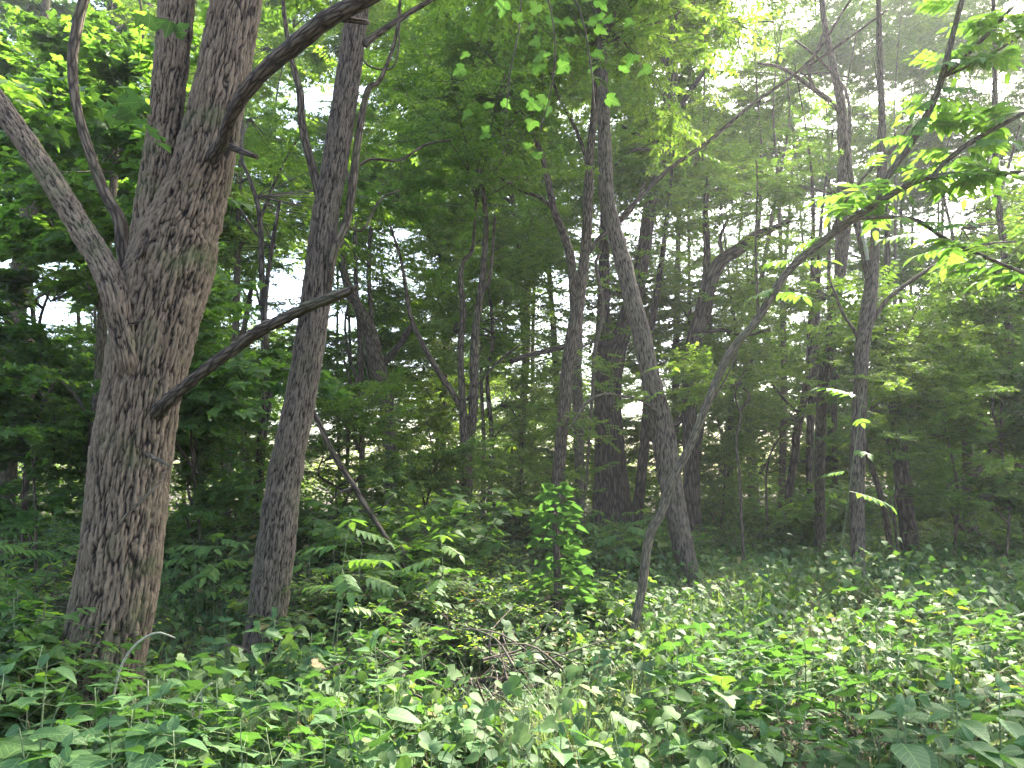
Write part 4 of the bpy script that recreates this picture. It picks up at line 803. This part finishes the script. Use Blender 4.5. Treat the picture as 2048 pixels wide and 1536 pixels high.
# ------------------------------------------------------------------ plants one can pick out
def one_leaf(name, half, mat, cols=2, fold=.12, droop=.2, wave=.01, pet=.25):
    mb = MB(); tp = leaf_template(half, cols, fold, droop, wave); mb.add(tp[0], tp[1], None, .5, tp[3])
    return mb.mesh(name, [mat])
L_LOB = [one_leaf('lobed_leaf', LOBED, M_NEAR, 2, f, d, .014) for f, d in ((.10, .16), (.02, .30), (.18, .22), (.06, .08))]
L_OVA = [one_leaf('ovate_leaf', OVATE, M_NEAR, 2, f, d, .010) for f, d in ((.16, .16), (.05, .34), (.22, .24))]
L_HEA = [one_leaf('heart_leaf', HEART, M_NEAR, 2, f, d, .010) for f, d in ((.10, .16), (.02, .3))]
L_YEL = [one_leaf('yellow_leaf', LOBED, M_YEL, 2, .1, .2, .012)]
def plant(kind, label, group, px, Y, h, r, lean=(0, 0), name=None, leafs=None, cat='plant', size=None):
    x = gp(px, Y); z = float(ground_z(x, Y)); o0 = np.array([x, Y, z])
    t = thing(name or {'lobed': 'lobed_leaf_plant', 'ovate': 'broad_leaf_plant', 'pinnate': 'compound_leaf_sapling', 'heart': 'heart_leaf_plant'}[kind], label, cat, o0, group)
    top = np.array([lean[0] + r.normal() * .05, lean[1] + r.normal() * .05, h]); mid = top * .5 + np.array([r.normal() * .03, r.normal() * .03, 0])
    S, _ = spline(np.array([[0, 0, -.03], mid, top]), 24)
    rows = [[0, 0, -.03, .0045], [*mid, .0038], [*top, .002]]
    stem = MB(); V, Q, T, b, rv = tube(rows, 12, 5, 0, 1); stem.add(V, Q, T, bark=b)
    A, B = [], []
    put = []
    if kind == 'lobed':
        n = int(r.integers(9, 14))
        for k in range(n):
            tt = .35 + .65 * (k + .5) / n; p = S[int(tt * 23)]; az = k * 2.4 + r.uniform(-.4, .4); pl = r.uniform(.08, .2) * (1.3 - .6 * tt)
            e = p + np.array([math.cos(az) * pl, math.sin(az) * pl, pl * r.uniform(.3, .8)]); A.append(p); B.append(e)
            put.append((e, (math.cos(az), math.sin(az) - .25, r.uniform(-.75, -.1)), r.normal() * .22, r.uniform(.085, .15) * (1.12 - .3 * tt)))
        ms = leafs or L_LOB
    elif kind in ('ovate', 'heart'):
        n = 5 if kind == 'ovate' else 7
        for k in range(n):
            tt = .25 + .75 * (k + .6) / n; p = S[min(int(tt * 23), 23)]; az0 = k * 1.571 + r.uniform(-.2, .2)
            for sgn in (0, math.pi):
                az = az0 + sgn; pl = .03; e = p + np.array([math.cos(az) * pl, math.sin(az) * pl, pl * .6]); A.append(p); B.append(e)
                sz = (r.uniform(.12, .19) if kind == 'ovate' else r.uniform(.06, .10)) * (.55 + .75 * math.sin(math.pi * min(tt, .97) ** 1.3) if tt > .3 else .8)
                put.append((e, (math.cos(az), math.sin(az), r.uniform(-.3, .35)), r.normal() * .15, sz))
        for k in range(2):
            az = r.uniform(0, 6.28); put.append((S[-1], (math.cos(az) * .5, math.sin(az) * .5, .8), r.normal() * .2, .06 if kind == 'ovate' else .04))
        ms = leafs or (L_OVA if kind == 'ovate' else L_HEA)
    else:
        n = int(r.integers(5, 8))
        for k in range(n):
            tt = .5 + .5 * (k + .8) / n; p = S[min(int(tt * 23), 23)]; az = k * 2.4 + r.uniform(-.3, .3)
            put.append((p, (math.cos(az), math.sin(az), r.uniform(-.05, .25)), r.normal() * .15, r.uniform(.75, 1.2)))
        ms = leafs or PIN
    if A: sv, sq = sticks(np.array(A), np.array(B), .0016, .0012, 4); stem.add(sv, sq)
    link('stem', stem.mesh('stem', [M_STEM]), t)
    for (p, d, roll, s) in put: leaf_obj(t, ms[int(r.integers(len(ms)))], p, d, roll, s * (size or 1))
    return t
CL = [('lobed', 'lobed-leaf plants crowding the foot of the thick forked trunk', 12, (150, 470), (3.5, 4.4), (.5, .72)),
      ('lobed', 'lobed-leaf plants along the bottom left, in front of the leaning second trunk', 13, (330, 820), (3.0, 3.9), (.45, .68)),
      ('lobed', 'lobed-leaf plants at the left edge beside the thick forked trunk', 8, (-40, 130), (3.8, 5.4), (.6, .95)),
      ('lobed', 'lobed-leaf plants banked up right of the thin crooked tree foot', 13, (1270, 1620), (4.2, 5.6), (.5, .7)),
      ('lobed', 'lobed-leaf plants low in the middle of the right foreground', 12, (1300, 1780), (3.3, 4.3), (.4, .6)),
      ('lobed', 'lobed-leaf plants spreading at the right edge behind the bright clearing', 10, (1700, 2080), (4.4, 6.4), (.45, .7)),
      ('lobed', 'lobed-leaf plants between the leaning second trunk and the brush pile', 9, (590, 880), (4.2, 5.6), (.45, .65)),
      ('ovate', 'broad-leaf plants in the bottom right corner', 10, (1700, 2080), (2.9, 3.6), (.5, .75)),
      ('ovate', 'broad-leaf plants along the bottom left edge', 9, (-20, 420), (2.8, 3.4), (.5, .72)),
      ('ovate', 'broad-leaf plants in the bottom centre by the grass tuft', 8, (700, 1400), (3.1, 4.0), (.35, .55)),
      ('ovate', 'broad-leaf plants around the second trunk foot', 6, (440, 660), (4.6, 5.6), (.5, .7)),
      ('heart', 'small heart-leaf plants in the sunny middle by the brush pile', 10, (860, 1260), (4.2, 5.4), (.35, .6)),
      ('heart', 'small heart-leaf plants in the dry right-hand hollow', 10, (1480, 1800), (3.2, 4.4), (.3, .5)),
      ('pinnate', 'compound-leaf saplings behind the left edge undergrowth', 7, (-40, 140), (6.2, 8.6), (.9, 1.3)),
      ('pinnate', 'compound-leaf saplings between the second trunk and the sunny vine column', 10, (610, 900), (6.4, 8.8), (.8, 1.35)),
      ('pinnate', 'compound-leaf saplings in the dim gap between the two big trunks', 6, (330, 500), (7.2, 9.5), (.8, 1.3)),
      ('pinnate', 'compound-leaf saplings around the massive dark twin trunk', 7, (1150, 1340), (9.5, 13), (.9, 1.4))]
for ci, (kind, where, cnt, (x0, x1), (y0, y1), (h0, h1)) in enumerate(CL):
    r = np.random.default_rng(700 + ci); xs = np.sort(x0 + (x1 - x0) * (np.arange(cnt) + r.uniform(.1, .9, cnt)) / cnt)
    for k, x in enumerate(xs):
        Y = r.uniform(y0, y1)
        plant(kind, f'{ordinal(k, cnt)} of the {where}', where, x, Y, r.uniform(h0, h1), r)
r = np.random.default_rng(88)
plant('ovate', 'bright broad-leaf seedling standing right in front of the thick forked trunk foot', None, 155, 3.2, .82, r)
plant('ovate', 'tall upright broad-leaf plant with budding tip in the lower centre-left', None, 752, 3.4, .86, r, (.06, 0), size=.8)
plant('pinnate', 'compound-leaf sapling touching the right side of the leaning second trunk', None, 668, 5.6, 1.38, r)
plant('pinnate', 'compound-leaf sapling reaching in front of the straight grey trunk at mid height', None, 1640, 8.0, 2.55, r, (.5, 0))
plant('lobed', 'yellowing lobed-leaf plant in the right-hand undergrowth', None, 1880, 3.9, .5, r, leafs=L_YEL, size=.75)
plant('lobed', 'small yellow-leaf plant glowing at the far right near the straight grey trunk', None, 1850, 6.6, .5, r, leafs=L_YEL, size=.75)
plant('lobed', 'golden-leaf sapling behind the fallen dead pole', None, 755, 9.5, 2.1, r, leafs=L_YEL, size=.9, name='golden_sapling')
plant('lobed', 'golden-leaf spray right of the fallen dead pole, above the shrubs', None, 820, 9.8, 2.2, r, leafs=L_YEL, size=.9, name='golden_sapling')

# leafy vine column
o0 = at(1112, 1190, 6.9); z = float(ground_z(o0[0], o0[1])); o0 = np.array([o0[0], o0[1], z])
t = thing('vine_column', 'leafy vine climbing a dead stub in a bright green column near the centre', 'vine', o0)
r = np.random.default_rng(91); part_tube('stub', [[0, 0, -.05, .05], [.02, 0, .6, .04], [-.01, .02, 1.35, .025]], M_DEAD, t, np.zeros(3), 16, 9, 3)
for k in range(290):
    z = r.random() ** .8 * 1.62; az = r.uniform(0, 6.28); rad = (.40 - .18 * z) * r.uniform(.45, 1.15)
    leaf_obj(t, L_HEA[k % 2], np.array([math.cos(az) * rad, math.sin(az) * rad, z]), (math.cos(az), math.sin(az), r.uniform(-1.1, -.3)), r.normal() * .3, r.uniform(.07, .13))

# ------------------------------------------------------------------ dead wood
def log(name, label, path, Y, mat=M_DEAD, sides=9, n=30, cat='branch', twigs=()):
    rows = pxtube(path, Y); o0 = np.array(rows[0][:3]); t = thing(name, label, cat, o0)
    part_tube('branch', rows, mat, t, o0, n, sides, int(path[0][0]), None, .18)
    for tw in twigs: part_tube('twig', pxtube(tw, Y), mat, t, o0, 12, 6, int(tw[0][0]), None, .1)
log('fallen_pole', 'long dead pole leaning down to the right behind the second trunk', [(620, 812, 9, .1), (640, 850, 12), (655, 885, 11), (680, 930, 12), (706, 968, 10), (730, 1010, 11), (775, 1080, 10), (815, 1145, 8), (850, 1210, 6)], 7.6, M_BARKD, twigs=[[(705, 975, 5), (680, 985, 4), (660, 1005, 3)], [(740, 1025, 4), (770, 1010, 3), (790, 985, 2)]])
log('broken_pole', 'pale snapped pole standing upright against the massive dark twin trunk', [(1172, 980, 6), (1178, 880, 6), (1185, 790, 7), (1190, 700, 8), (1203, 640, 8), (1205, 600, 7), (1192, 530, 7), (1199, 508, 7)], 12.5, M_BARKG, twigs=[[(1198, 620, 3), (1215, 596, 3), (1222, 590, 2)]])
log('dead_branch', 'dark dead branch lying across the gap in the lower centre', [(900, 1360, 6), (950, 1362, 14), (1000, 1360, 12), (1045, 1372, 9), (1070, 1372, 6)], 5.2, twigs=[[(960, 1358, 6), (985, 1335, 5), (1000, 1320, 3)], [(900, 1380, 4), (880, 1390, 4), (860, 1378, 3)]])
log('dead_branch', 'knobbly dead branch under the lobed leaves below the lower-centre gap', [(850, 1395, 10), (880, 1410, 10), (905, 1418, 9), (950, 1425, 6)], 4.8, twigs=[[(880, 1410, 5), (900, 1440, 4)]])
log('dry_stick', 'pale dry stick pointing up right from the bottom edge of the grass tuft', [(860, 1560, 6), (920, 1512, 7), (960, 1490, 7), (992, 1474, 5)], 3.9, M_BARKG, 7, 16)
log('bent_cane', 'whitish bent cane arching over the leaves at the thick trunk foot', [(200, 1580, 4), (222, 1420, 4), (240, 1340, 5), (262, 1300, 5), (290, 1275, 5), (318, 1265, 4), (350, 1276, 3)], 4.0, M_PALE, 6, 24, 'cane')
log('bent_cane', 'whitish double cane curving up among lobed leaves left of centre bottom', [(380, 1620, 4), (382, 1500, 4), (384, 1430, 5), (392, 1400, 5), (408, 1378, 4), (424, 1366, 3)], 3.7, M_PALE, 6, 24, 'cane', [[(395, 1500, 4), (398, 1440, 4), (404, 1410, 4), (402, 1385, 3)]])
log('bent_cane', 'thin white cane split in a fork at the bottom left', [(328, 1600, 3), (310, 1480, 4), (294, 1440, 4), (296, 1400, 3), (296, 1360, 2)], 3.6, M_PALE, 6, 20, 'cane', [[(270, 1510, 3), (275, 1470, 3), (293, 1440, 3)]])
for px, Y, h, lb in [(1640, 4.3, .62, 'tallest dry brown stalk in the right-hand hollow'), (1652, 4.2, .5, 'shorter dry brown stalk beside the tallest one in the right-hand hollow'), (1750, 4.0, .5, 'dry brown stalk at the right end of the right-hand hollow'),
                     (1190, 4.7, .55, 'dry straw stalk left of the thin crooked tree foot'), (1000, 5.0, .6, 'dry straw stalk rising over the brush pile'), (1345, 3.8, .5, 'dry straw stalk low in the bottom centre-right')]:
    r = np.random.default_rng(px); o0 = np.array([gp(px, Y), Y, float(ground_z(gp(px, Y), Y))]); t = thing('dry_stalk', lb, 'stalk', o0, 'dry stalks')
    S = np.array([[0, 0, -.03, .0035], [r.normal() * .03, r.normal() * .03, h * .5, .003], [r.normal() * .06, r.normal() * .06, h, .0015]])
    part_tube('stem', S, M_STRAW, t, np.zeros(3), 12, 5, px)
    for k in range(6):
        a = S[1, :3] + (S[2, :3] - S[1, :3]) * r.random(); b = a + np.array([r.normal() * .08, r.normal() * .08, r.uniform(.02, .12)]); part_tube('twig', [[*a, .0018], [*((a + b) / 2 + .01), .0015], [*b, .001]], M_STRAW, t, np.zeros(3), 6, 4, k)
t = thing('brush_pile', 'dark tangle of dead twigs and hanging roots in the lower centre hollow', 'brush', at(960, 1300, 5.0) * np.array([1, 1, 0]) + np.array([0, 0, .0]))
r = np.random.default_rng(97)
for k in range(46):
    a = np.array([r.normal() * .45, r.normal() * .25, r.uniform(.0, .5)]); az = r.uniform(0, 6.28); d = np.array([math.cos(az), math.sin(az) * .6, r.uniform(-.5, .6)]) * r.uniform(.25, .7)
    part_tube('twig', [[*a, r.uniform(.004, .012)], [*(a + d * .5 + r.normal(size=3) * .05), .006], [*(a + d), .003]], M_TWIG, t, np.zeros(3), 8, 5, k)

# ------------------------------------------------------------------ haze
if HAZE:
    bx = np.array([[x, y, z] for z in (-2.5, 34) for y in (-40, 75) for x in (-75, 75)], float)
    me = mk_mesh('haze', bx, [[(0, 2, 3, 1), (4, 5, 7, 6), (0, 1, 5, 4), (2, 6, 7, 3), (0, 4, 6, 2), (1, 3, 7, 5)]], [], smooth=False)
    hm = bpy.data.materials.new('haze'); hm.use_nodes = True; nt = hm.node_tree; nt.nodes.remove(nt.nodes['Principled BSDF'])
    pv = nt.nodes.new('ShaderNodeVolumePrincipled'); pv.inputs['Density'].default_value = HAZE; pv.inputs['Color'].default_value = (.93, .95, 1, 1); pv.inputs['Anisotropy'].default_value = .45
    nt.links.new(pv.outputs[0], nt.nodes['Material Output'].inputs['Volume']); me.materials.append(hm)
    o = link('haze', me, kind='stuff'); o['label'] = 'thin pale haze hanging between the trees'
